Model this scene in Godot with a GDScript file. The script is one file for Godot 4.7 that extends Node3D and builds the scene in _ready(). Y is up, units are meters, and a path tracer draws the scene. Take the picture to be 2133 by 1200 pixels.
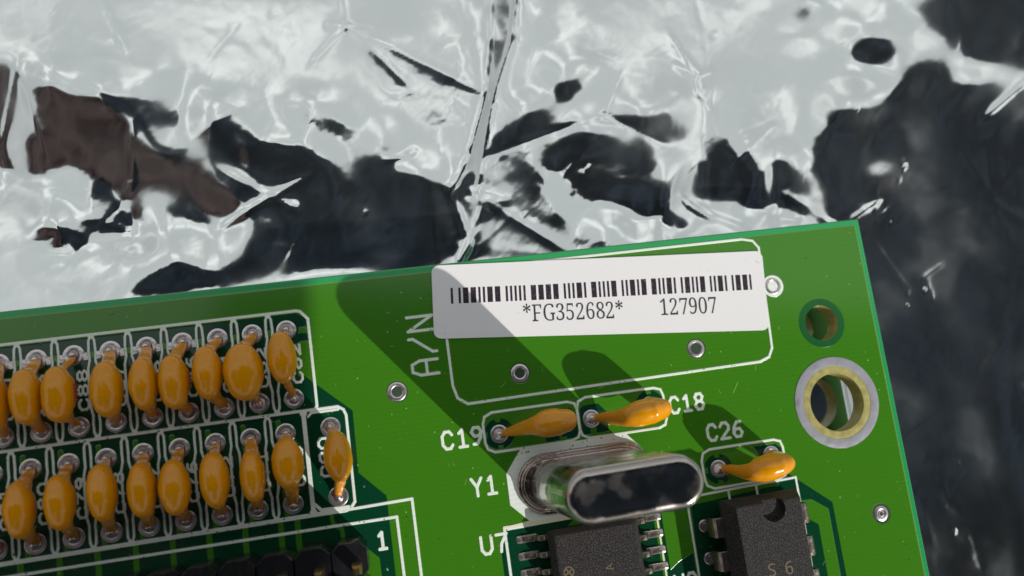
extends Node3D
# A corner of a green circuit board lying on a crumpled metallised bag, in hard sun. Lengths below are in millimetres; MM turns them into metres.
# x runs along the board's long edge, z towards the viewer's side, y up; y = 0 is the face of the board.

const MM := 0.001
const EYE := Vector3(5.73924, 66.09127, 8.16307)
const EYE_X := Vector3(0.97735, 0.1602, 0.13829)
const EYE_Y := Vector3(0.11242, 0.16061, -0.9806)
const EYE_Z := Vector3(-0.1793, 0.97393, 0.13896)
const SUN := Vector3(0.526, 0.53, 0.666)

var rng := RandomNumberGenerator.new()
var board: Node3D
var M := {}

# ------------------------------------------------------------------ nodes

func numbered(parent: Node, called: String) -> String:
	if not parent.has_node(NodePath(called)):
		return called
	var k := 1
	while parent.has_node(NodePath("%s_%03d" % [called, k])):
		k += 1
	return "%s_%03d" % [called, k]

func thing(called: String, label: String, category: String, at := Vector3.ZERO) -> Node3D:
	var o := Node3D.new()
	o.name = numbered(self, called)
	add_child(o, true)
	o.position = at * MM
	o.set_meta("label", label)
	o.set_meta("category", category)
	return o

func holder(called: String, parent: Node3D, at := Vector3.ZERO, label := "") -> Node3D:
	var o := Node3D.new()
	o.name = numbered(parent, called)
	parent.add_child(o, true)
	o.position = at * MM
	if label != "":
		o.set_meta("label", label)
	return o

func part(called: String, mesh: Mesh, m: Material, parent: Node3D, at := Vector3.ZERO, label := "") -> MeshInstance3D:
	var o := MeshInstance3D.new()
	o.name = numbered(parent, called)
	o.mesh = mesh
	o.material_override = m
	parent.add_child(o, true)
	o.position = at * MM
	if label != "":
		o.set_meta("label", label)
	return o

# ------------------------------------------------------------------ meshes (given in millimetres)

func build(v: PackedVector3Array, idx: PackedInt32Array, smooth := true, col := PackedColorArray(), uv := PackedVector2Array()) -> ArrayMesh:
	# turn the faces outwards where the shape is closed
	var vol := 0.0
	var c := Vector3.ZERO
	for p in v:
		c += p
	c /= maxf(v.size(), 1)
	for i in range(0, idx.size(), 3):
		vol += (v[idx[i]] - c).dot((v[idx[i + 1]] - c).cross(v[idx[i + 2]] - c))
	if vol > 0.0:
		for i in range(0, idx.size(), 3):
			var t := idx[i + 1]
			idx[i + 1] = idx[i + 2]
			idx[i + 2] = t
	return build_as_is(v, idx, smooth, col, uv)

func build_as_is(v: PackedVector3Array, idx: PackedInt32Array, smooth := true, col := PackedColorArray(), uv := PackedVector2Array()) -> ArrayMesh:
	var nv := PackedVector3Array()
	var nn := PackedVector3Array()
	var nc := PackedColorArray()
	var nu := PackedVector2Array()
	var ni := PackedInt32Array()
	if smooth:
		nn.resize(v.size())
		for i in range(0, idx.size(), 3):
			var n := (v[idx[i + 2]] - v[idx[i]]).cross(v[idx[i + 1]] - v[idx[i]])
			nn[idx[i]] += n
			nn[idx[i + 1]] += n
			nn[idx[i + 2]] += n
		nv.resize(v.size())
		for i in v.size():
			nv[i] = v[i] * MM
			nn[i] = nn[i].normalized() if nn[i].length_squared() > 1e-12 else Vector3.UP
		nc = col
		nu = uv
		ni = idx
	else:
		for i in range(0, idx.size(), 3):
			var n := (v[idx[i + 2]] - v[idx[i]]).cross(v[idx[i + 1]] - v[idx[i]])
			if n.length_squared() < 1e-14:
				continue
			n = n.normalized()
			for k in 3:
				ni.append(nv.size())
				nv.append(v[idx[i + k]] * MM)
				nn.append(n)
				if col.size():
					nc.append(col[idx[i + k]])
				if uv.size():
					nu.append(uv[idx[i + k]])
	var a := []
	a.resize(Mesh.ARRAY_MAX)
	a[Mesh.ARRAY_VERTEX] = nv
	a[Mesh.ARRAY_NORMAL] = nn
	a[Mesh.ARRAY_INDEX] = ni
	if nc.size():
		a[Mesh.ARRAY_COLOR] = nc
	if nu.size():
		a[Mesh.ARRAY_TEX_UV] = nu
	var m := ArrayMesh.new()
	m.add_surface_from_arrays(Mesh.PRIMITIVE_TRIANGLES, a)
	return m

# rings of equal length, joined one after the other; ends closed with fans
func loft(rings: Array, smooth := true, close := true, cols := []) -> ArrayMesh:
	var v := PackedVector3Array()
	var idx := PackedInt32Array()
	var col := PackedColorArray()
	var n: int = rings[0].size()
	for k in rings.size():
		v.append_array(rings[k])
		if cols.size():
			for i in n:
				col.append(cols[k])
	for k in rings.size() - 1:
		for i in n:
			var a := k * n + i
			var b := k * n + (i + 1) % n
			idx.append_array([a, b, a + n, b, b + n, a + n])
	if close:
		for e in 2:
			var k: int = 0 if e == 0 else rings.size() - 1
			var c := Vector3.ZERO
			for p in rings[k]:
				c += p
			c /= n
			var at := v.size()
			v.append(c)
			if cols.size():
				col.append(cols[k])
			for i in n:
				var a := k * n + i
				var b := k * n + (i + 1) % n
				if e == 0:
					idx.append_array([at, b, a])
				else:
					idx.append_array([at, a, b])
	return build(v, idx, smooth, col)

func circle(r: float, y: float, n: int, rz := -1.0) -> PackedVector3Array:
	var p := PackedVector3Array()
	for i in n:
		var a := TAU * i / n
		p.append(Vector3(cos(a) * r, y, sin(a) * (r if rz < 0.0 else rz)))
	return p

func lathe(profile: Array, n := 32, smooth := true, close := true) -> ArrayMesh:
	var rings := []
	for q in profile:
		rings.append(circle(q[0], q[1], n))
	return loft(rings, smooth, close)

func stadium(hl: float, r: float, y: float, n := 14) -> PackedVector3Array:
	var p := PackedVector3Array()
	for i in n + 1:
		var a := -PI / 2 + PI * i / n
		p.append(Vector3(hl + cos(a) * r, y, sin(a) * r))
	for i in n + 1:
		var a := PI / 2 + PI * i / n
		p.append(Vector3(-hl + cos(a) * r, y, sin(a) * r))
	return p

func rect_ring(x0: float, x1: float, z0: float, z1: float, y: float, c := 0.0) -> PackedVector3Array:
	if c <= 0.0:
		return PackedVector3Array([Vector3(x0, y, z0), Vector3(x1, y, z0), Vector3(x1, y, z1), Vector3(x0, y, z1)])
	return PackedVector3Array([Vector3(x0 + c, y, z0), Vector3(x1 - c, y, z0), Vector3(x1, y, z0 + c), Vector3(x1, y, z1 - c), Vector3(x1 - c, y, z1), Vector3(x0 + c, y, z1), Vector3(x0, y, z1 - c), Vector3(x0, y, z0 + c)])

# a strip of rectangular section bent along a path in the x-y plane, as wide in z as given
func bent_strip(path: Array, widths: Array, thick: float) -> ArrayMesh:
	var rings := []
	for k in path.size():
		var p: Vector2 = path[k]
		var t: Vector2 = ((path[mini(k + 1, path.size() - 1)] - path[maxi(k - 1, 0)]) as Vector2).normalized()
		var n := Vector2(-t.y, t.x) * thick * 0.5
		var w: float = widths[k] * 0.5
		var b: float = minf(0.05, thick * 0.3)
		var nb := n * (1.0 - b / (thick * 0.5))
		rings.append(PackedVector3Array([Vector3(p.x + n.x, p.y + n.y, -w + b), Vector3(p.x + n.x, p.y + n.y, w - b), Vector3(p.x + nb.x, p.y + nb.y, w), Vector3(p.x - nb.x, p.y - nb.y, w),
			Vector3(p.x - n.x, p.y - n.y, w - b), Vector3(p.x - n.x, p.y - n.y, -w + b), Vector3(p.x - nb.x, p.y - nb.y, -w), Vector3(p.x + nb.x, p.y + nb.y, -w)]))
	return loft(rings, false)

# ------------------------------------------------------------------ painting flat print into a picture

class Sheet:
	var w: int
	var h: int
	var s: float
	var x0: float
	var z0: float
	var rgb := PackedByteArray()
	var hr := PackedByteArray()      # height, roughness, unused

	func _init(w_: int, h_: int, s_: float, x0_: float, z0_: float, c: Color, height: float, rough: float) -> void:
		w = w_
		h = h_
		s = s_
		x0 = x0_
		z0 = z0_
		var a := Image.create(w, h, false, Image.FORMAT_RGB8)
		a.fill(c)
		rgb = a.get_data()
		a.fill(Color(height, rough, 0))
		hr = a.get_data()

	func put(i: int, k: float, c: Color, height: float, rough: float) -> void:
		var j := i * 3
		rgb[j] = int(lerpf(rgb[j], c.r * 255.0, k))
		rgb[j + 1] = int(lerpf(rgb[j + 1], c.g * 255.0, k))
		rgb[j + 2] = int(lerpf(rgb[j + 2], c.b * 255.0, k))
		if height >= 0.0:
			hr[j] = int(lerpf(hr[j], height * 255.0, k))
		if rough >= 0.0:
			hr[j + 1] = int(lerpf(hr[j + 1], rough * 255.0, k))

	func stroke(a: Vector2, b: Vector2, width: float, c: Color, height := -1.0, rough := -1.0) -> void:
		var pa := (a - Vector2(x0, z0)) * s
		var pb := (b - Vector2(x0, z0)) * s
		var r := width * s * 0.5
		var lo := pa.min(pb) - Vector2.ONE * (r + 1.5)
		var hi := pa.max(pb) + Vector2.ONE * (r + 1.5)
		var d := pb - pa
		var l2 := maxf(d.length_squared(), 1e-9)
		for y in range(maxi(0, int(lo.y)), mini(h, int(hi.y) + 1)):
			for x in range(maxi(0, int(lo.x)), mini(w, int(hi.x) + 1)):
				var q := Vector2(x + 0.5, y + 0.5) - pa
				var t := clampf(q.dot(d) / l2, 0.0, 1.0)
				var k := clampf(r + 0.5 - (q - d * t).length(), 0.0, 1.0)
				if k > 0.0:
					put(y * w + x, k, c, height, rough)

	func line(pts: Array, width: float, c: Color, height := -1.0, rough := -1.0) -> void:
		for i in pts.size() - 1:
			stroke(pts[i], pts[i + 1], width, c, height, rough)

	func disc(p: Vector2, r: float, c: Color, height := -1.0, rough := -1.0) -> void:
		stroke(p, p, r * 2.0, c, height, rough)

	func fill(poly: Array, c: Color, height := -1.0, rough := -1.0) -> void:
		var q := PackedVector2Array()
		var lo := 1e9
		var hi := -1e9
		for p in poly:
			var v: Vector2 = (p - Vector2(x0, z0)) * s
			q.append(v)
			lo = minf(lo, v.y)
			hi = maxf(hi, v.y)
		var cover := PackedFloat32Array()
		cover.resize(w)
		for y in range(maxi(0, int(lo)), mini(h, int(hi) + 1)):
			cover.fill(0.0)
			var x_lo := w
			var x_hi := 0
			for sub in 4:
				var yy := y + 0.125 + sub * 0.25
				var xs := []
				for i in q.size():
					var a := q[i]
					var b := q[(i + 1) % q.size()]
					if (a.y > yy) != (b.y > yy):
						xs.append(a.x + (b.x - a.x) * (yy - a.y) / (b.y - a.y))
				xs.sort()
				for i in range(0, xs.size() - 1, 2):
					var xa := clampf(xs[i], 0, w)
					var xb := clampf(xs[i + 1], 0, w)
					x_lo = mini(x_lo, int(xa))
					x_hi = maxi(x_hi, mini(w, int(ceil(xb))))
					for x in range(int(xa), mini(w, int(ceil(xb)))):
						cover[x] += 0.25 * clampf(minf(xb, x + 1) - maxf(xa, x), 0, 1)
			for x in range(x_lo, x_hi):
				if cover[x] > 0.0:
					put(y * w + x, minf(cover[x], 1.0), c, height, rough)

	# the weave of the laminate and small unevenness of the lacquer, row by row
	func weave(amount: float) -> void:
		var n := FastNoiseLite.new()
		n.seed = 77
		n.frequency = 0.02
		var dot := 12345
		for y in h:
			var row := 1.0 + amount * (0.55 * sin(y * 0.62) + 0.6 * n.get_noise_1d(y * 14.0))
			for x in w:
				dot = (dot * 1103515245 + 12345) & 0x7fffffff
				var k := row + amount * (float(dot >> 16) / 16384.0 - 1.0) * 0.6
				var j := (y * w + x) * 3
				rgb[j] = mini(255, int(rgb[j] * k))
				rgb[j + 1] = mini(255, int(rgb[j + 1] * k))
				rgb[j + 2] = mini(255, int(rgb[j + 2] * k))

	func pictures() -> Array:
		return [ImageTexture.create_from_image(Image.create_from_data(w, h, false, Image.FORMAT_RGB8, rgb)), ImageTexture.create_from_image(Image.create_from_data(w, h, false, Image.FORMAT_RGB8, hr))]

# silkscreen lettering: strokes on a unit box, y down
const GLYPHS := {
	"A": [[[0, 1], [0, 0.3], [0.25, 0], [0.75, 0], [1, 0.3], [1, 1]], [[0, 0.55], [1, 0.55]]],
	"N": [[[0, 1], [0, 0], [1, 1], [1, 0]]],
	"/": [[[0, 1.02], [0, 0.86], [1, 0.14], [1, -0.02]]],
	"C": [[[1, 0.2], [0.75, 0], [0.3, 0], [0, 0.25], [0, 0.75], [0.3, 1], [0.75, 1], [1, 0.8]]],
	"U": [[[0, 0], [0, 0.75], [0.3, 1], [0.7, 1], [1, 0.75], [1, 0]]],
	"Y": [[[0, 0], [0.5, 0.5], [1, 0]], [[0.5, 0.5], [0.5, 1]]],
	"1": [[[0.2, 0.18], [0.55, 0], [0.55, 1]], [[0.15, 1], [0.95, 1]]],
	"2": [[[0, 0.22], [0.25, 0], [0.75, 0], [1, 0.22], [0.95, 0.45], [0, 1], [1, 1]]],
	"6": [[[0.9, 0.05], [0.5, 0.05], [0.1, 0.4], [0, 0.75], [0.25, 1], [0.75, 1], [1, 0.75], [0.75, 0.5], [0.25, 0.5], [0.02, 0.7]]],
	"7": [[[0, 0], [1, 0], [0.45, 0.55], [0.35, 1]]],
	"8": [[[0.25, 0], [0.75, 0], [0.95, 0.2], [0.75, 0.47], [0.25, 0.47], [0.05, 0.2], [0.25, 0]], [[0.25, 0.47], [0, 0.72], [0.25, 1], [0.75, 1], [1, 0.72], [0.75, 0.47]]],
	"9": [[[0.1, 0.95], [0.5, 0.95], [0.9, 0.6], [1, 0.25], [0.75, 0], [0.25, 0], [0, 0.25], [0.25, 0.5], [0.75, 0.5], [0.98, 0.3]]],
	"0": [[[0.3, 0], [0.7, 0], [1, 0.25], [1, 0.75], [0.7, 1], [0.3, 1], [0, 0.75], [0, 0.25], [0.3, 0]]],
}

# at: the corner where the first letter's top left lies; along and down: unit steps of reading and of letter height
func letters(sheet: Sheet, text: String, at: Vector2, along: Vector2, down: Vector2, size: Vector2, gap: float, width: float, c: Color) -> void:
	for k in text.length():
		var o := at + along * (size.x + gap) * k
		for s in GLYPHS[text[k]]:
			var pts := []
			for p in s:
				pts.append(o + along * (p[0] * size.x) + down * (p[1] * size.y))
			sheet.line(pts, width, c, 0.8, 0.5)

# ------------------------------------------------------------------ materials

func lin(r: float, g: float, b: float) -> Color:
	return Color(r, g, b).linear_to_srgb()

func noise_tex(freq: float, seed_: int, size := 512, kind := FastNoiseLite.TYPE_SIMPLEX_SMOOTH, octaves := 4, ramp = null, normal := 0.0) -> NoiseTexture2D:
	var n := FastNoiseLite.new()
	n.noise_type = kind
	n.frequency = freq
	n.seed = seed_
	n.fractal_octaves = octaves
	var t := NoiseTexture2D.new()
	t.width = size
	t.height = size
	t.seamless = true
	t.noise = n
	if ramp != null:
		t.color_ramp = ramp
	if normal > 0.0:
		t.as_normal_map = true
		t.bump_strength = normal
	return t

func ramp(stops: Array) -> Gradient:
	var g := Gradient.new()
	var o := PackedFloat32Array()
	var c := PackedColorArray()
	for s in stops:
		o.append(s[0])
		c.append(s[1])
	g.offsets = o
	g.colors = c
	return g

func mat(c: Color, rough: float, metal := 0.0) -> StandardMaterial3D:
	var m := StandardMaterial3D.new()
	m.albedo_color = c
	m.roughness = rough
	m.metallic = metal
	return m

func relief(m: StandardMaterial3D, t: Texture2D, cm: float, per_metre: float) -> void:
	m.heightmap_enabled = true
	m.heightmap_texture = t
	m.heightmap_scale = cm
	m.uv1_triplanar = true
	m.uv1_scale = Vector3.ONE * per_metre

func grey(a: float) -> Color:
	return Color(a, a, a)

func materials() -> void:
	# tinned copper and solder
	var m := mat(lin(0.58, 0.53, 0.53), 0.34, 1.0)
	relief(m, noise_tex(0.03, 3, 256), 0.002, 250.0)
	M.solder = m
	M.tin_flat = mat(lin(0.36, 0.36, 0.40), 0.5, 0.6)
	relief(M.tin_flat, noise_tex(0.02, 5, 256), 0.002, 160.0)
	M.tin_flat.albedo_texture = noise_tex(0.012, 6, 256, FastNoiseLite.TYPE_SIMPLEX_SMOOTH, 5, ramp([[0.0, grey(0.8)], [0.3, grey(0.95)], [1.0, grey(1.0)]]))
	M.plug = mat(lin(0.16, 0.13, 0.11), 0.5, 0.8)
	M.lead = mat(lin(0.62, 0.58, 0.54), 0.3, 1.0)
	relief(M.lead, noise_tex(0.03, 8, 256), 0.003, 300.0)
	M.pin_shaded = mat(lin(0.31, 0.26, 0.22), 0.3, 1.0)  # dull tin, darkened in colour for the shade beside the chip bodies
	relief(M.pin_shaded, noise_tex(0.03, 9, 256), 0.004, 200.0)
	M.brass = mat(lin(0.55, 0.42, 0.20), 0.35, 1.0)
	# dipped orange resin
	m = mat(Color.WHITE, 0.16)
	m.vertex_color_use_as_albedo = true
	m.metallic_specular = 0.5
	relief(m, noise_tex(0.008, 11, 256, FastNoiseLite.TYPE_SIMPLEX_SMOOTH, 3), 0.003, 200.0)
	M.resin = m
	M.red_print = mat(lin(0.42, 0.05, 0.015), 0.4)
	# black moulded packages
	m = mat(Color.WHITE, 0.5)
	m.albedo_texture = noise_tex(0.33, 27, 512, FastNoiseLite.TYPE_SIMPLEX, 2, ramp([[0.0, lin(0.009, 0.0082, 0.0086)], [0.5, lin(0.016, 0.0145, 0.0155)], [0.66, lin(0.024, 0.022, 0.022)], [0.78, lin(0.12, 0.11, 0.105)], [1.0, lin(0.3, 0.29, 0.28)]]))  # the brightest specks are sun sparkle painted into the colour
	m.metallic_specular = 0.28
	relief(m, noise_tex(0.12, 13, 512, FastNoiseLite.TYPE_SIMPLEX, 3), 0.0007, 62.0)
	M.mould = m
	M.header = mat(lin(0.012, 0.012, 0.014), 0.2)
	relief(M.header, noise_tex(0.02, 15, 256), 0.006, 150.0)
	M.gold_print = mat(lin(0.13, 0.095, 0.05), 0.55)
	# crystal can
	m = mat(lin(0.44, 0.395, 0.37), 0.15, 1.0)
	m.roughness_texture = noise_tex(0.012, 17, 512, FastNoiseLite.TYPE_SIMPLEX_SMOOTH, 5, ramp([[0.3, grey(0.4)], [0.5, grey(0.6)], [0.62, grey(0.95)], [0.8, grey(1.0)]]))
	m.roughness = 0.26
	relief(m, noise_tex(0.006, 18, 512, FastNoiseLite.TYPE_SIMPLEX_SMOOTH, 5), 0.004, 60.0)
	M.can = m
	m = mat(lin(0.34, 0.275, 0.25), 0.24, 1.0)
	relief(m, noise_tex(0.02, 19, 256), 0.004, 200.0)
	M.flange = m
	# bare glass-fibre laminate
	m = mat(lin(0.46, 0.41, 0.14), 0.4)
	m.albedo_texture = noise_tex(0.02, 21, 256, FastNoiseLite.TYPE_SIMPLEX_SMOOTH, 4, ramp([[0.0, grey(0.75)], [1.0, grey(1.0)]]))
	m.uv1_triplanar = true
	m.uv1_scale = Vector3.ONE * 200.0
	M.laminate = m
	M.green_rim = mat(lin(0.006, 0.09, 0.018), 0.25)
	M.board_side = mat(lin(0.02, 0.26, 0.09), 0.4)
	M.ink = mat(lin(0.035, 0.025, 0.035), 0.6)
	# metallised film
	m = mat(lin(0.70, 0.715, 0.71), 0.24, 0.99)
	relief(m, noise_tex(0.010, 23, 1024, FastNoiseLite.TYPE_SIMPLEX_SMOOTH, 4), 0.0008, 25.0)
	m.roughness_texture = noise_tex(0.006, 24, 512, FastNoiseLite.TYPE_SIMPLEX_SMOOTH, 5, ramp([[0.3, grey(0.25)], [0.55, grey(0.45)], [0.8, grey(0.72)]]))
	M.film = m
	M.phone_back = mat(lin(0.022, 0.034, 0.055), 0.6)
	M.phone_back.metallic_specular = 0.2
	M.phone_back.albedo_color = lin(0.05, 0.073, 0.11)
	M.phone_back.albedo_texture = noise_tex(0.005, 33, 512, FastNoiseLite.TYPE_SIMPLEX_SMOOTH, 4, ramp([[0.3, grey(0.55)], [0.6, grey(0.75)], [0.8, grey(1.0)]]))
	M.phone_back.uv1_triplanar = true
	M.phone_back.uv1_scale = Vector3.ONE * 8.0
	M.slab_brown = mat(lin(0.30, 0.215, 0.22), 0.6)  # mottled brown of the unseen slabs, chosen for its mirror image
	M.slab_brown.albedo_texture = noise_tex(0.006, 29, 512, FastNoiseLite.TYPE_SIMPLEX_SMOOTH, 4, ramp([[0.25, Color(0.38, 0.24, 0.24)], [0.5, Color(0.8, 0.76, 0.78)], [0.8, Color(1.0, 1.0, 1.0)]]))
	M.slab_brown.uv1_triplanar = true
	M.slab_brown.uv1_scale = Vector3.ONE * 9.0
	M.phone_lens = mat(lin(0.004, 0.004, 0.005), 0.08)

# ------------------------------------------------------------------ the board

const BX1 := 49.45
const BZ0 := -3.88
const BX0 := -90.0
const BZ1 := 75.0
const HOLE := Vector2(44.1, 4.78)
const HOLE_R := 1.5
const MOUNT := Vector2(44.12, 11.55)
const MOUNT_R := 2.42
const SHEET_X := -25.0
const SHEET_Z := -5.0
const SHEET_W := 76.0
const SHEET_H := 38.0

func arc(c: Vector2, r: float, from: float, to: float, n: int) -> Array:
	var p := []
	for i in n + 1:
		var a := lerpf(from, to, float(i) / n)
		p.append(c + Vector2(cos(a), sin(a)) * r)
	return p

func board_substrate() -> void:
	var v := PackedVector3Array()
	var uv := PackedVector2Array()
	var idx := PackedInt32Array()
	var c := 0.12
	var xr := BX1 - c
	var zt := BZ0 + c
	var pieces := [
		[Vector2(BX0, zt), Vector2(xr, zt), Vector2(xr, HOLE.y)] + arc(HOLE, HOLE_R, 0.0, -PI, 24) + [Vector2(BX0, HOLE.y)],
		[Vector2(BX0, HOLE.y)] + arc(HOLE, HOLE_R, PI, 0.0, 24) + [Vector2(xr, HOLE.y), Vector2(xr, MOUNT.y)] + arc(MOUNT, MOUNT_R, 0.0, -PI, 32) + [Vector2(BX0, MOUNT.y)],
		[Vector2(BX0, MOUNT.y)] + arc(MOUNT, MOUNT_R, PI, 0.0, 32) + [Vector2(xr, MOUNT.y), Vector2(xr, BZ1), Vector2(BX0, BZ1)],
	]
	for poly in pieces:
		var flat := PackedVector2Array(poly)
		var tri := Geometry2D.triangulate_polygon(flat)
		for y in [0.0, -1.6]:
			var at := v.size()
			for p in flat:
				v.append(Vector3(p.x, y, p.y))
				uv.append(Vector2((p.x - SHEET_X) / SHEET_W, (p.y - SHEET_Z) / SHEET_H))
			for i in range(0, tri.size(), 3):
				var a := v[at + tri[i]]
				var up := (v[at + tri[i + 1]] - a).cross(v[at + tri[i + 2]] - a).y > 0.0
				if up == (y == 0.0):
					idx.append_array([at + tri[i], at + tri[i + 2], at + tri[i + 1]])
				else:
					idx.append_array([at + tri[i], at + tri[i + 1], at + tri[i + 2]])
	part("substrate", build_as_is(v, idx, false, PackedColorArray(), uv), M.mask, board)
	# the sawn edge, with a small chamfer
	var rings := []
	for q in [[c, 0.0], [0.03, -0.10], [0.0, -0.2], [0.0, -1.45], [c, -1.6]]:
		rings.append(rect_ring(BX0 + q[0], BX1 - q[0], BZ0 + q[0], BZ1 - q[0], q[1]))
	part("sawn_edge", loft(rings, false, false), M.board_side, board)
	part("hole_wall", lathe([[HOLE_R, 0.0], [HOLE_R, -1.6]], 40, true, false), M.laminate, board, Vector3(HOLE.x, 0, HOLE.y), "bare yellow wall of the smaller mounting hole")
	part("hole_wall", lathe([[MOUNT_R, 0.03], [MOUNT_R - 0.02, -0.1], [MOUNT_R, -1.6]], 48, true, false), M.laminate, board, Vector3(MOUNT.x, 0, MOUNT.y), "bare yellow wall of the larger mounting hole")

func via(x: float, z: float, r: float, hole: float, filled := false, label := "") -> void:
	var o := holder("via", board, Vector3(x, 0, z), label)
	var prof := [[r, 0.0], [r - 0.03, 0.035], [r - 0.18, 0.06], [hole + 0.10, 0.045], [hole, -0.03], [hole - 0.03, -0.45]]
	if filled:
		prof = [[r, 0.0], [r - 0.03, 0.035], [r - 0.2, 0.06], [hole + 0.05, 0.05], [hole - 0.05, 0.0]]
	part("ring", lathe(prof, 28, true, false), M.solder, o)
	part("plug", lathe([[hole, -0.3 if not filled else -0.01], [hole * 0.6, -0.38 if not filled else 0.02], [hole * 0.25, -0.30 if not filled else -0.03]], 18), M.solder if filled else M.plug, o)

func pad(x: float, z: float, ears := false, lead_h := 0.5, r := 0.76) -> void:
	var o := holder("solder_joint", board, Vector3(x, 0, z))
	part("pad", lathe([[r, 0.0], [r - 0.02, 0.03], [r - 0.14, 0.045], [r * 0.60, 0.05], [r * 0.52, 0.0], [r * 0.3, -0.02]], 26), M.solder, o)
	var rough := rng.randf_range(0.85, 1.15)
	part("solder", lathe([[0.44 * rough, 0.0], [0.38 * rough, 0.09], [0.29, 0.2], [0.23, lead_h * 0.75], [0.14, lead_h]], 18), M.solder, o, Vector3(rng.randf_range(-0.05, 0.05), 0, rng.randf_range(-0.05, 0.05)))
	if ears:
		for s in [-1, 1]:
			part("pad_tab", loft([rect_ring(s * 0.82 - 0.16, s * 0.82 + 0.16, -0.12, 0.46, 0.0), rect_ring(s * 0.82 - 0.15, s * 0.82 + 0.15, -0.11, 0.45, 0.04)], false), M.solder, o)

func paint_board() -> void:
	var pour := lin(0.044, 0.182, 0.009)
	var bare := lin(0.003, 0.044, 0.019)
	var rim := lin(0.018, 0.30, 0.085)
	var ink := lin(0.72, 0.77, 0.72)
	var s := Sheet.new(2048, 1024, 2048.0 / SHEET_W, SHEET_X, SHEET_Z, pour, 0.45, 0.16)
	var hb := 0.30
	var hc := 0.45
	# board edge without copper; light through the laminate is painted in as brighter green
	s.fill([Vector2(-26, -6), Vector2(52, -6), Vector2(52, -3.32), Vector2(-26, -3.32)], rim, hb, 0.2)
	s.fill([Vector2(48.98, -6), Vector2(52, -6), Vector2(52, 40), Vector2(48.98, 40)], rim, hb, 0.2)
	s.stroke(Vector2(-26, -3.3), Vector2(48.95, -3.3), 0.07, lin(0.13, 0.24, 0.05), 0.4)
	s.stroke(Vector2(48.95, -3.3), Vector2(48.95, 40), 0.07, lin(0.13, 0.24, 0.05), 0.4)
	# copper-free field under the capacitor rows and the header
	s.fill([Vector2(-26, -1.2), Vector2(0.85, -1.2), Vector2(1.84, -0.55), Vector2(1.84, -0.15), Vector2(0.95, -0.1), Vector2(0.85, 0.35), Vector2(1.8, 0.4), Vector2(1.8, 0.95), Vector2(0.9, 1.0), Vector2(0.5, 1.2), Vector2(0.5, 3.64),
		Vector2(0.93, 3.59), Vector2(4.28, 6.73), Vector2(4.2, 11.43), Vector2(6.08, 13.42), Vector2(6.08, 35), Vector2(-26, 35)], bare, hb, 0.15)
	s.fill([Vector2(-26, -0.12), Vector2(1.0, -0.12), Vector2(1.0, 0.36), Vector2(-26, 0.36)], pour, hc)
	s.fill([Vector2(4.1, 16.9), Vector2(5.05, 17.85), Vector2(5.2, 35), Vector2(1.0, 35), Vector2(1.0, 16.9)], pour, hc)
	for i in 10:
		var x := -0.75 - 2.54 * i - 0.51
		s.stroke(Vector2(x - 0.02, 6.9), Vector2(x, 13.8), 0.40, pour, hc)
		s.stroke(Vector2(x - 0.55, 14.2), Vector2(x - 0.6, 18), 0.42, pour, hc)
	s.line([Vector2(1.9, 14.3), Vector2(1.95, 14.9), Vector2(2.55, 15.4), Vector2(2.6, 17)], 0.30, pour, hc)
	s.stroke(Vector2(-0.6, 14.2), Vector2(-0.65, 18), 0.42, pour, hc)
	for i in 9:
		s.disc(Vector2(-2.54 * i, -0.03), 0.95, bare, hb)
		s.stroke(Vector2(-2.54 * i, 5.3), Vector2(-2.54 * i, 6.25), 0.24, pour, hc)
	# clearances with thermal spokes round the soldered pads to the right
	for q in [[15.28, 10.09], [20.04, 9.94], [27.83, 9.56], [32.71, 15.41]]:
		var c := Vector2(q[0], q[1])
		s.disc(c, 1.2, bare, hb)
		for a in 4:
			s.stroke(c, c + Vector2.from_angle(a * PI / 2) * 1.35, 0.42, pour, hc)
		s.disc(c, 0.92, bare, hb)
	s.fill([Vector2(19.0, 8.85), Vector2(21.2, 8.85), Vector2(21.6, 9.3), Vector2(21.6, 10.9), Vector2(21.3, 11.25), Vector2(20.6, 11.25), Vector2(20.6, 10.6), Vector2(20.0, 10.6), Vector2(20.0, 11.25), Vector2(18.9, 11.25)], bare, hb)
	s.fill([Vector2(21.95, 9.13), Vector2(22.3, 8.85), Vector2(23.52, 8.81), Vector2(24.08, 9.5), Vector2(24.08, 11.12), Vector2(23.05, 11.15), Vector2(23.05, 10.6), Vector2(22.6, 10.6), Vector2(22.6, 11.15), Vector2(21.95, 11.15)], bare, hb)
	s.fill([Vector2(36.0, 14.1), Vector2(37.9, 14.1), Vector2(38.35, 14.5), Vector2(38.54, 16.6), Vector2(42.0, 19.48), Vector2(42.05, 35), Vector2(41.5, 35), Vector2(41.55, 19.95), Vector2(40.21, 18.99), Vector2(39.3, 18.95),
		Vector2(38.2, 17.6), Vector2(37.6, 17.6), Vector2(37.6, 16.6), Vector2(36.8, 15.6)], bare, hb)
	s.fill([Vector2(39.31, 20.21), Vector2(40.43, 21.04), Vector2(40.35, 35), Vector2(39.0, 35)], bare, hb)
	s.fill([Vector2(29.9, 17.9), Vector2(36.5, 17.5), Vector2(39.0, 17.5), Vector2(39.0, 35), Vector2(30.2, 35), Vector2(29.2, 25), Vector2(29.7, 22.8)], bare, hb)
	s.fill([Vector2(14.8, 17.3), Vector2(20.0, 17.35), Vector2(26.6, 17.6), Vector2(26.9, 35), Vector2(14.2, 35), Vector2(14.2, 18.2)], bare, hb)
	s.fill([Vector2(27.05, 18.0), Vector2(27.3, 18.0), Vector2(27.4, 35), Vector2(27.05, 35)], bare, hb)
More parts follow.
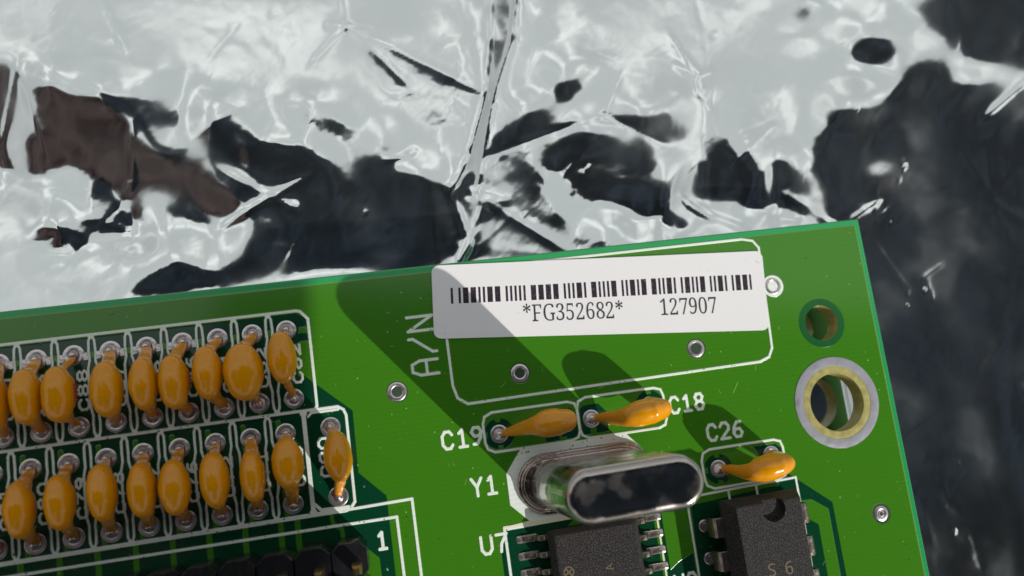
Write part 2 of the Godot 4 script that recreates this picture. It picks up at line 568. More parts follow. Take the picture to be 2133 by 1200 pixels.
	s.fill([Vector2(28.1, 22.0), Vector2(29.4, 21.5), Vector2(29.5, 35), Vector2(27.2, 35), Vector2(27.2, 22.6)], bare, hb)
	s.fill([Vector2(20.3, 17.3), Vector2(21.2, 17.3), Vector2(20.6, 17.9), Vector2(19.6, 17.9)], pour, hc)
	s.fill([Vector2(22.0, 17.3), Vector2(22.8, 17.3), Vector2(22.4, 17.8), Vector2(21.6, 17.8)], pour, hc)
	# rings of bare board round vias and pads
	for q in [[32.54, 5.52], [17.58, 5.59], [7.8, 5.76], [46.15, 21.09]]:
		s.disc(Vector2(q[0], q[1]), 0.83, lin(0.05, 0.075, 0.05), 0.35)
	# white print
	var lw := 0.235
	var top_z := -1.38
	var mid := 6.27
	var low := 14.04
	s.line([Vector2(-26, top_z), Vector2(0.85, top_z - 0.03), Vector2(1.15, top_z + 0.05), Vector2(1.68, -0.7), Vector2(1.68, 6.0), Vector2(1.5, mid)], lw, ink, 0.8, 0.5)
	s.line([Vector2(-26, mid), Vector2(3.2, mid), Vector2(3.6, 6.55), Vector2(3.76, 7.0), Vector2(3.7, 13.5), Vector2(3.45, 13.8)], lw, ink, 0.8, 0.5)
	s.stroke(Vector2(-26, low), Vector2(3.0, low - 0.02), 0.34, ink, 0.8, 0.5)
	s.stroke(Vector2(2.4, low - 0.02), Vector2(7.95, 13.95), lw, ink, 0.8, 0.5)
	s.line([Vector2(7.95, 13.95), Vector2(8.0, 35)], lw, ink, 0.8, 0.5)
	s.line([Vector2(-26, 14.92), Vector2(6.66, 15.1), Vector2(6.82, 35)], lw, ink, 0.8, 0.5)
	s.line([Vector2(0.62, 6.4), Vector2(0.62, 13.9)], 0.34, ink, 0.8, 0.5)
	for f in [Vector2(0.62, 6.45), Vector2(0.62, 13.85)]:
		s.disc(f, 0.28, ink, 0.8, 0.5)
	s.line([Vector2(0.95, 6.75), Vector2(1.2, 6.5), Vector2(3.2, 6.5)], 0.2, ink, 0.8, 0.5)
	s.line([Vector2(0.8, 13.3), Vector2(1.2, 13.75), Vector2(3.2, 13.8)], 0.26, ink, 0.8, 0.5)
	for row in 2:
		for i in 10:
			var x: float = -1.27 - 2.54 * i if row == 0 else -2.05 - 2.54 * i
			var a: float = top_z if row == 0 else mid
			var b: float = mid if row == 0 else low
			for k in [-1.0, 1.0]:
				var near: float = 0.24 if row == 0 else 0.22
				s.line([Vector2(x + k * 0.05, a + 0.05), Vector2(x + k * 0.2, a + 0.45), Vector2(x + k * near, a + 1.3), Vector2(x + k * 0.2, a + 1.9), Vector2(x + k * 0.34, a + 2.5), Vector2(x + k * 0.34, b - 2.4),
					Vector2(x + k * 0.2, b - 1.7), Vector2(x + k * near, b - 1.1), Vector2(x + k * 0.2, b - 0.5), Vector2(x + k * 0.05, b - 0.05)], 0.20, ink, 0.8, 0.5)
			s.disc(Vector2(x, a + 0.1), 0.22, ink, 0.8, 0.5)
			s.disc(Vector2(x, b - 0.1), 0.22, ink, 0.8, 0.5)
	# box for the label
	s.line([Vector2(12.15, 2.0), Vector2(12.15, 5.9), Vector2(12.4, 6.9), Vector2(13.15, 7.45), Vector2(37.9, 7.3), Vector2(38.8, 7.0), Vector2(39.2, 6.3), Vector2(39.65, -2.3), Vector2(39.2, -2.95), Vector2(38.2, -3.2), Vector2(20.4, -3.2), Vector2(13, -3.1)], 0.22, ink, 0.8, 0.5)
	# capacitor boxes to the right
	for q in [[14.1, 21.75, 8.38, 11.45], [21.75, 29.05, 8.22, 11.45], [31.4, 38.55, 13.78, 16.9]]:
		var x0: float = q[0]
		var x1: float = q[1]
		var z0: float = q[2]
		var z1: float = q[3]
		s.line([Vector2(x0, z0 + 0.8), Vector2(x0 + 0.2, z0 + 0.25), Vector2(x0 + 0.8, z0), Vector2(x1 - 0.7, z0), Vector2(x1 - 0.15, z0 + 0.2), Vector2(x1, z0 + 0.7), Vector2(x1, z1 - 0.7), Vector2(x1 - 0.2, z1 - 0.2), Vector2(x1 - 0.75, z1), Vector2(x0 + 0.7, z1),
			Vector2(x0 + 0.15, z1 - 0.3), Vector2(x0, z1 - 0.8), Vector2(x0, z0 + 0.8)], 0.21, ink, 0.8, 0.5)
	# white field round the crystal
	s.fill([Vector2(16.76, 11.5), Vector2(15.38, 13.23), Vector2(15.36, 15.6), Vector2(16.7, 17.0), Vector2(15.0, 17.1), Vector2(14.8, 17.45), Vector2(26.0, 17.35), Vector2(27.6, 15.8), Vector2(27.6, 14.0), Vector2(25.9, 13.0), Vector2(26.75, 13.0), Vector2(25.46, 11.5)], ink, 0.8, 0.5)
	s.fill([Vector2(17.6, 13.1), Vector2(18.6, 12.6), Vector2(25, 12.6), Vector2(25.8, 14.4), Vector2(25, 16.2), Vector2(18.6, 16.2), Vector2(17.5, 15.6)], pour, hc, 0.16)
	# chip boxes
	s.line([Vector2(15.0, 17.2), Vector2(14.68, 17.2), Vector2(14.72, 35)], 0.24, ink, 0.8, 0.5)
	s.line([Vector2(14.7, 17.2), Vector2(26.9, 17.3), Vector2(27.0, 35)], 0.18, lin(0.72, 0.74, 0.5), 0.8, 0.5)  # yellowish ink: warm sunlight on this line is painted in
	s.line([Vector2(29.62, 35), Vector2(29.62, 17.25), Vector2(39.19, 17.05), Vector2(39.19, 35)], 0.2, ink, 0.8, 0.5)
	s.stroke(Vector2(33.22, 17.2), Vector2(33.22, 18.0), 0.2, ink, 0.8, 0.5)
	s.stroke(Vector2(35.64, 17.2), Vector2(35.64, 18.0), 0.2, ink, 0.8, 0.5)
	s.disc(Vector2(40.3, 1.13), 0.95, ink, 0.8, 0.5)
	# lettering
	var east := Vector2(1, 0)
	var south := Vector2(0, 1)
	letters(s, "C18", Vector2(29.5, 9.2), east, south, Vector2(0.72, 1.26), 0.36, 0.25, ink)
	letters(s, "C19", Vector2(10.8, 9.35), east, south, Vector2(0.76, 1.3), 0.40, 0.25, ink)
	letters(s, "C26", Vector2(32.3, 11.85), east, south, Vector2(0.74, 1.26), 0.38, 0.25, ink)
	letters(s, "Y1", Vector2(12.6, 13.2), east, south, Vector2(0.78, 1.3), 0.33, 0.25, ink)
	letters(s, "U7", Vector2(12.75, 17.62), east, south, Vector2(0.8, 1.28), 0.40, 0.25, ink)
	letters(s, "U8", Vector2(27.55, 23.0), east, south, Vector2(0.72, 1.26), 0.36, 0.25, ink)
	letters(s, "1", Vector2(5.05, 16.05), east, south, Vector2(0.62, 1.2), 0.36, 0.27, ink)
	letters(s, "A/N", Vector2(9.2, 4.75), Vector2(0, -1), east, Vector2(1.12, 2.02), 0.62, 0.235, ink)
	var names := ["C82", "C83", "C84", "C85", "C86", "C87", "C88", "C89", "C90"]
	for i in 9:
		letters(s, names[i].replace("3", "2").replace("4", "1").replace("5", "6"), Vector2(-2.54 * i - 0.18 + 0.35, 4.05), Vector2(0, -1), east, Vector2(0.72, 0.66), 0.34, 0.2, ink)
		letters(s, ["C70", "C71", "C72", "C76", "C77", "C78", "C79", "C80", "C81"][i], Vector2(-0.75 - 2.54 * i + 0.35, 11.7), Vector2(0, -1), east, Vector2(0.7, 0.62), 0.34, 0.2, ink)
	letters(s, "C20", Vector2(1.5, 11.35), Vector2(0, -1), east, Vector2(0.72, 0.72), 0.34, 0.21, ink)
	# specks, dust and hairline scratches in the solder mask
	for i in 420:
		var p := Vector2(rng.randf_range(-22, 49), rng.randf_range(-3, 28))
		var r := rng.randf()
		if r < 0.62:
			s.disc(p, rng.randf_range(0.02, 0.055), lin(0.35, 0.5, 0.2) if rng.randf() < 0.7 else lin(0.01, 0.04, 0.01), 0.55)
		elif r < 0.9:
			s.disc(p, rng.randf_range(0.03, 0.10), pour.lerp(Color(0.4, 0.65, 0.3), 0.25), 0.6)
		else:
			var q := p + Vector2.from_angle(rng.randf() * TAU) * rng.randf_range(0.1, 0.55)
			s.stroke(p, q, 0.035, lin(0.22, 0.42, 0.10), 0.36)
	for i in 90:      # dirt on the white print
		var p := [Vector2(rng.randf_range(-21, 1), 14.04), Vector2(rng.randf_range(-21, 6.5), 15.0), Vector2(rng.randf_range(13, 38), 7.38), Vector2(rng.randf_range(16, 26), rng.randf_range(11.6, 12.2)), Vector2(rng.randf_range(-21, 1), 6.27)][i % 5] as Vector2
		s.disc(p + Vector2(rng.randf_range(-0.1, 0.1), rng.randf_range(-0.14, 0.14)), rng.randf_range(0.02, 0.06), lin(0.05, 0.06, 0.045), 0.6)
	s.stroke(Vector2(35.1, 9.55), Vector2(35.65, 8.75), 0.05, lin(0.22, 0.45, 0.12), 0.36)
	s.weave(0.024)
	var pics := s.pictures()
	var m := StandardMaterial3D.new()
	m.albedo_texture = pics[0]
	m.roughness_texture = pics[1]
	m.roughness_texture_channel = BaseMaterial3D.TEXTURE_CHANNEL_GREEN
	m.roughness = 1.0
	m.metallic_specular = 0.5
	m.heightmap_enabled = true
	m.heightmap_texture = pics[1]
	m.heightmap_scale = 0.014
	m.texture_repeat = false
	M.mask = m

# ------------------------------------------------------------------ parts on the board

# a dipped capacitor: one resin skin swept from foot to foot over the body; body centre, half sizes, and its feet, all in board millimetres
func capacitor(foot_a: Vector2, foot_b: Vector2, centre: Vector3, thick: float, length: float, height: float, neck_a: float, neck_b: float, label: String, marks := 0) -> void:
	var base := Vector3((foot_a.x + foot_b.x) / 2, 0, (foot_a.y + foot_b.y) / 2)
	var o := holder("capacitor", board, base, label)
	var dir := (foot_b - foot_a).normalized()
	var along := Vector3(dir.x, 0, dir.y)
	var across := Vector3(-dir.y, 0, dir.x)
	var c := centre - base
	var cu := c.dot(along)
	var cw := c.dot(across)
	var span := (foot_b - foot_a).length() / 2
	var n := 45
	var ring_n := 22
	var rings := []
	var cols := []
	var path := []
	var ra := []
	var rb := []
	var phase := rng.randf() * TAU
	for k in n:
		var u := -1.0 + 2.0 * k / (n - 1)
		# position along the row, body stretched round its own middle
		var s := signf(u) * pow(absf(u), 0.9)
		var l: float = lerpf(cu, span * signf(u), absf(s)) if absf(s) > 0.0 else cu
		var e := (l - cu) / (length * 0.5)
		var end_room: float = absf(span * signf(u) - cu)
		var q := clampf((absf(l - cu) - length * 0.30) / maxf(end_room - length * 0.30, 0.2), 0.0, 1.0)
		var y := lerpf(c.y, 0.12, q * q * (3.0 - 2.0 * q))
		var w := lerpf(cw, 0.0, smoothstep(0.15, 1.0, q))
		path.append(along * l + across * w + Vector3.UP * y)
		var body := sqrt(maxf(0.0, 1.0 - pow(absf(e), 2.3)))
		var neck: float = neck_a if u < 0.0 else neck_b
		neck *= lerpf(1.2, 0.38 if neck > 0.55 else 0.72, clampf((absf(l - cu) - length * 0.42) / maxf(end_room - length * 0.42, 0.2), 0.0, 1.0))
		var crimp := 1.0 - 0.10 * exp(-pow((absf(e) - 1.05) / 0.045, 2.0))
		var soft := 0.14
		var a := body * thick * 0.5
		a = (sqrt(pow(a - neck, 2.0) + soft * soft * 0.5) + a + neck) * 0.5 - soft * 0.35
		var b := body * height * 0.5
		b = (sqrt(pow(b - neck, 2.0) + soft * soft) + b + neck) * 0.5 - soft * 0.5
		ra.append(maxf(a * crimp, 0.06))
		rb.append(maxf(b * crimp, 0.06))
	for k in n:
		var t: Vector3 = (path[mini(k + 1, n - 1)] - path[maxi(k - 1, 0)]).normalized()
		t = (t + along * 0.8).normalized()
		var side := Vector3.UP.cross(t).normalized()
		var up := t.cross(side).normalized()
		var ring := PackedVector3Array()
		for i in ring_n:
			var g := TAU * i / ring_n
			var lump := 1.0 + 0.018 * sin(3.0 * g + phase + k * 0.21) + 0.012 * sin(k * 0.5 + phase * 2.0)
			ring.append(path[k] + side * (cos(g) * ra[k] * lump) + up * (sin(g) * rb[k] * lump))
		rings.append(ring)
		var f := clampf(ra[k] / (thick * 0.5), 0.0, 1.0)
		var tone := rng.randf_range(0.97, 1.03)
		cols.append(Color(0.54, 0.20, 0.008).lerp(Color(0.66, 0.265, 0.003), f) * tone)
	part("body", loft(rings, true, true, cols), M.resin, o)
	for e in 2:
		var foot: Vector2 = foot_a if e == 0 else foot_b
		var p := Vector3(foot.x, 0, foot.y) - base
		var q: Vector3 = path[2] if e == 0 else path[n - 3]
		part("lead", loft([circle_at(p + Vector3(0, -0.05, 0), 0.2), circle_at(p + Vector3(0, 0.25, 0), 0.2), circle_at(q + Vector3(0, 0.05, 0), 0.18)]), M.lead, o)
	# red figures printed on the flat side show edge-on
	for i in marks:
		var l := cu + (i - (marks - 1) * 0.5) * 0.27
		var e := (l - cu) / (length * 0.5)
		var body := sqrt(maxf(0.0, 1.0 - pow(absf(e), 2.3)))
		var at := along * l - across * (thick * 0.5 * body * 0.985) + across * cw + Vector3.UP * (c.y - 0.1)
		part("printed_mark", loft([rect_ring(-0.035, 0.035, -0.07, 0.07, -0.35), rect_ring(-0.04, 0.04, -0.075, 0.075, 0.3)], false), M.red_print, o, at)

func circle_at(c: Vector3, r: float, n := 10) -> PackedVector3Array:
	var p := circle(r, 0.0, n)
	for i in n:
		p[i] += c
	return p

func crystal(at: Vector3) -> void:
	var o := holder("crystal", board, at, "tall silver crystal can with dark mirror top, leaning over the chip beside Y1")
	var rings := []
	for q in [[2.18, 0.02], [2.32, 0.10], [2.34, 0.24], [2.27, 0.36], [2.14, 0.40], [2.10, 0.36], [2.06, 0.45], [1.98, 0.52], [1.92, 0.48], [1.88, 0.55], [1.86, 0.9]]:
		rings.append(stadium(3.2, q[0], q[1]))
	part("base_flange", loft(rings), M.flange, o)
	rings = []
	var h := 13.4
	for q in [[1.80, 0.5], [1.80, 2.0], [1.80, 6.0], [1.80, 10.0], [1.80, 12.55], [1.77, 12.85], [1.68, 13.1], [1.55, 13.27], [1.38, 13.36], [1.2, 13.39], [1.0, 13.36], [0.6, 13.34], [0.2, 13.33]]:
		rings.append(stadium(2.92, q[0], q[1], 18))
	part("can", loft(rings), M.can, o)
	for s in [-1, 1]:
		part("lead", lathe([[0.22, -1.9], [0.22, 0.1]], 12), M.lead, o, Vector3(s * 2.44, 0, 0))

func soic(at: Vector3) -> void:
	var o := holder("small_outline_chip", board, at, "black chip marked with a gold ring, thin gull-wing leads, under the crystal")
	var l := 10.3
	var rings := []
	for q in [[3.22, 0.14, 0.25], [3.6, 0.9, 0.0], [3.6, 1.05, 0.0], [3.27, 1.66, 0.28], [3.20, 1.72, 0.34], [3.1, 1.74, 0.44]]:
		rings.append(rect_ring(-q[0], q[0], q[2], l - q[2], q[1], 0.08))
	part("body", loft(rings, false), M.mould, o)
	var lead := bent_strip([Vector2(3.5, 0.98), Vector2(3.9, 0.98), Vector2(4.12, 0.92), Vector2(4.24, 0.75), Vector2(4.36, 0.35), Vector2(4.48, 0.19), Vector2(4.7, 0.13), Vector2(5.35, 0.11)], [0.42, 0.42, 0.42, 0.41, 0.4, 0.4, 0.4, 0.4], 0.24)
	var blob := loft([rect_ring(-0.9, 0.78, -0.3, 0.3, 0.0, 0.1), rect_ring(-0.86, 0.74, -0.28, 0.28, 0.06, 0.1), rect_ring(-0.5, 0.5, -0.2, 0.2, 0.14, 0.08)], false)
	for side in 2:
		for i in 8:
			var z := 0.43 + 1.27 * i
			var p := part("lead", lead, M.pin_shaded, o, Vector3(0, 0, z))
			var f := part("solder_pad", blob, M.solder, o, Vector3((1 if side == 0 else -1) * 5.1, 0, z))
			if side == 1:
				p.rotation.y = PI
				f.rotation.y = PI
	# gold print
	var ring := lathe([[0.42, 0.0], [0.42, 0.012], [0.33, 0.012], [0.33, 0.0]], 28, false, false)
	part("printed_ring", ring, M.gold_print, o, Vector3(18.86 - at.x, 1.742, 20.95 - at.z))
	for a in [0.6, -0.9]:
		var bar := part("printed_bar", loft([rect_ring(-0.33, 0.33, -0.06, 0.06, 0.0), rect_ring(-0.33, 0.33, -0.06, 0.06, 0.011)], false), M.gold_print, o, Vector3(18.86 - at.x, 1.743 + a * 0.001, 20.95 - at.z))
		bar.rotation.y = a
	text_part("printed_letter", "A", 0.62, M.gold_print, o, Vector3(22.05 - at.x, 1.742, 21.12 - at.z), PI / 2 + 0.1)

func text_part(called: String, text: String, size_mm: float, m: Material, parent: Node3D, at: Vector3, turn: float, stretch := 1.0, serif := false) -> void:
	var t := TextMesh.new()
	var f := SystemFont.new()
	f.font_names = PackedStringArray(["Droid Serif" if serif else "Droid Sans"])
	t.font = f
	t.text = text
	t.font_size = 64
	t.pixel_size = 0.01
	t.depth = 0.006
	t.curve_step = 2.0
	var o := MeshInstance3D.new()
	o.name = numbered(parent, called)
	o.mesh = t
	o.material_override = m
	parent.add_child(o, true)
	o.position = at * MM
	o.basis = Basis(Vector3.UP, turn) * Basis(Vector3.RIGHT, -PI / 2) * Basis.from_scale(Vector3(stretch, 1, 1) * (size_mm * MM / 0.46))

func dip(at: Vector3) -> void:
	var o := holder("dual_inline_chip", board, at, "black chip with a half-round notch at its end and broad bent pins")
	var l := 19.2
	var rings := []
	for q in [[2.75, 0.45, 0.5], [3.25, 1.95, 0.0], [3.25, 2.15, 0.0], [2.70, 3.62, 0.42], [2.66, 3.68, 0.46], [2.58, 3.70, 0.54]]:
		rings.append(rect_ring(-q[0], q[0], q[2], l - q[2], q[1], 0.06))
	var whole := loft(rings, false)
	var tree := CSGCombiner3D.new()
	tree.name = "body"
	var block := CSGMesh3D.new()
	block.name = "block"
	block.mesh = whole
	block.material = M.mould
	tree.add_child(block)
	var cut := CSGCylinder3D.new()
	cut.name = "notch"
	cut.operation = CSGShape3D.OPERATION_SUBTRACTION
	cut.radius = 0.98 * MM
	cut.height = 1.3 * MM
	cut.sides = 40
	cut.position = Vector3(0.35, 3.90, 1.0) * MM
	cut.material = M.mould
	tree.add_child(cut)
	o.add_child(tree, true)
	var pin := bent_strip([Vector2(3.1, 2.05), Vector2(3.6, 2.05), Vector2(3.78, 2.02), Vector2(3.9, 1.9), Vector2(3.96, 1.7), Vector2(4.0, 0.9), Vector2(4.0, 0.7), Vector2(4.02, -1.2)], [1.5, 1.5, 1.5, 1.5, 1.5, 1.5, 0.55, 0.5], 0.26)
	for side in 2:
		for i in 7:
			var p := part("pin", pin, M.pin_shaded, o, Vector3(0, 0, 2.0 + 2.54 * i))
			if side == 1:
				p.rotation.y = PI
			part("solder_pad", lathe([[0.5, 0.0], [0.48, 0.04], [0.4, 0.06], [0.3, 0.08]], 20), M.solder, o, Vector3((4.0 if side == 0 else -4.0), 0, 2.0 + 2.54 * i))
	text_part("printed_letter", "S", 0.95, M.gold_print, o, Vector3(34.05 - at.x, 3.702, 23.05 - at.z), -0.02)
	text_part("printed_letter", "6", 0.95, M.gold_print, o, Vector3(35.45 - at.x, 3.702, 23.1 - at.z), -0.02)

func header(at: Vector3) -> void:
	var o := holder("pin_header", board, at, "black pin header of chamfered blocks along the bottom edge of the picture")
	var blk := loft([rect_ring(-1.27, 1.27, -1.27, 1.27, 0.3, 0.55), rect_ring(-1.27, 1.27, -1.27, 1.27, 3.75, 0.55), rect_ring(-1.2, 1.2, -1.2, 1.2, 3.95, 0.52)], false)
	var pin := loft([rect_ring(-0.32, 0.32, -0.32, 0.32, -2.5), rect_ring(-0.32, 0.32, -0.32, 0.32, 5.4), rect_ring(-0.18, 0.18, -0.18, 0.18, 5.8)], false)
	for i in 11:
		var x := -2.54 * i
		part("housing_block", blk, M.header, o, Vector3(x, 0, 0))
		part("housing_block", blk, M.header, o, Vector3(x, 0, 2.54))
		part("pin", pin, M.brass, o, Vector3(x + 0.45, 0, 0.45))
		part("pin", pin, M.brass, o, Vector3(x + 0.45, 0, 2.99))

func code39(text: String) -> Array:
	var table := {"*": "nwnnwnwnn", "F": "nnwnwwnnn", "G": "nnnnnwwnw", "3": "wnwwnnnnn", "5": "wnnwwnnnn", "2": "nnwwnnnnw", "6": "nnwwwnnnn", "8": "wnnwnnwnn"}
	var bars := []
	var x := 0.0
	for ch in text:
		var code: String = table[ch]
		for k in 9:
			var w := 2.4 if code[k] == "w" else 1.0
			if k % 2 == 0:
				bars.append(Vector2(x, x + w))
			x += w
		x += 1.0
	for i in bars.size():
		bars[i] /= x - 1.0
	return bars

func label_sticker() -> void:
	# the sticker's corners on the board
	var tl := Vector2(11.66, -3.78)
	var tr := Vector2(39.84, -1.98)
	var br := Vector2(39.23, 4.81)
	var bl := Vector2(11.15, 2.05)
	var lift := 0.10
	var at := func(u: float, v: float) -> Vector2: return tl.lerp(tr, u).lerp(bl.lerp(br, u), v)
	var s := Sheet.new(2048, 480, 2048.0, 0.0, 0.0, lin(0.74, 0.725, 0.745), 0.5, 0.55)
	var ink := lin(0.022, 0.012, 0.022)
	var hv := 480.0 / 2048.0
	var bars := code39("*FG352682*")
	for b in bars:
		var u0: float = lerpf(0.0515, 0.957, b.x)
		var u1: float = lerpf(0.0515, 0.957, b.y)
		var step := floorf((u0 - 0.05) / 0.09) * 0.002
		var v0 := (0.316 - 0.022 * u0) * hv
		var v1: float = (0.535 - 0.05 * u0) * hv
		s.fill([Vector2(u0, v0), Vector2(u1, v0), Vector2(u1, v1), Vector2(u0, v1)], ink, 0.5, 0.6)
	for i in 2600:
		var p := Vector2(rng.randf(), rng.randf() * hv)
		s.disc(p, rng.randf_range(0.0003, 0.0009), lin(0.74, 0.725, 0.745) * rng.randf_range(0.90, 1.0), rng.randf_range(0.3, 0.7))
	for i in 26:
		s.disc(Vector2(rng.randf(), rng.randf() * hv), rng.randf_range(0.0003, 0.0008), lin(0.2, 0.18, 0.2))
	s.stroke(Vector2(0.975, 0.03), Vector2(0.988, 0.036), 0.0012, lin(0.35, 0.33, 0.36), 0.3)
	s.stroke(Vector2(0.03, 0.215), Vector2(0.031, 0.223), 0.001, lin(0.3, 0.28, 0.3), 0.3)
	var pics := s.pictures()
	var m := StandardMaterial3D.new()
	m.albedo_texture = pics[0]
	m.roughness = 0.55
	m.metallic_specular = 0.4
	m.heightmap_enabled = true
	m.heightmap_texture = pics[1]
	m.heightmap_scale = 0.004
	m.texture_repeat = false
	var o := holder("barcode_label", board, Vector3.ZERO, "white barcode sticker *FG352682* 127907 across the A/N box")
	# rounded outline in the sticker's own square, then filled
	var pts := PackedVector2Array()
	var r := 0.62
	for k in 4:
		var c := [Vector2(28.2 - r, r), Vector2(28.2 - r, 6.45 - r), Vector2(r, 6.45 - r), Vector2(r, r)][k] as Vector2
		for i in 9:
			var a := -PI / 2 + k * PI / 2 + i * PI / 16
			pts.append((c + Vector2(cos(a), sin(a)) * r) / Vector2(28.2, 6.45))
	var v := PackedVector3Array()
	var uv := PackedVector2Array()
	var idx := PackedInt32Array()
	var n := pts.size()
	v.append(Vector3(25.5, lift, 0.3))
	uv.append(Vector2(0.5, 0.5))
	for k in 2:
		for p in pts:
			var q: Vector2 = at.call(p.x, p.y)
			v.append(Vector3(q.x, lift if k == 0 else 0.02, q.y))
			uv.append(p)
	for i in n:
		var a := 1 + i
		var b := 1 + (i + 1) % n
		idx.append_array([0, a, b, a, a + n, b, b, a + n, b + n])
	var mesh := build_as_is(v, idx, false, PackedColorArray(), uv)
	part("sticker", mesh, m, o)
	var turn := -0.082
	var p1: Vector2 = at.call(0.404, 0.695)
	var p2: Vector2 = at.call(0.752, 0.672)
	text_part("printed_number", "*FG352682*", 1.36, M.ink, o, Vector3(p1.x, lift + 0.007, p1.y), turn, 0.79, true)
	text_part("printed_number", "127907", 1.36, M.ink, o, Vector3(p2.x, lift + 0.007, p2.y), turn, 0.80, true)

# ------------------------------------------------------------------ the bag

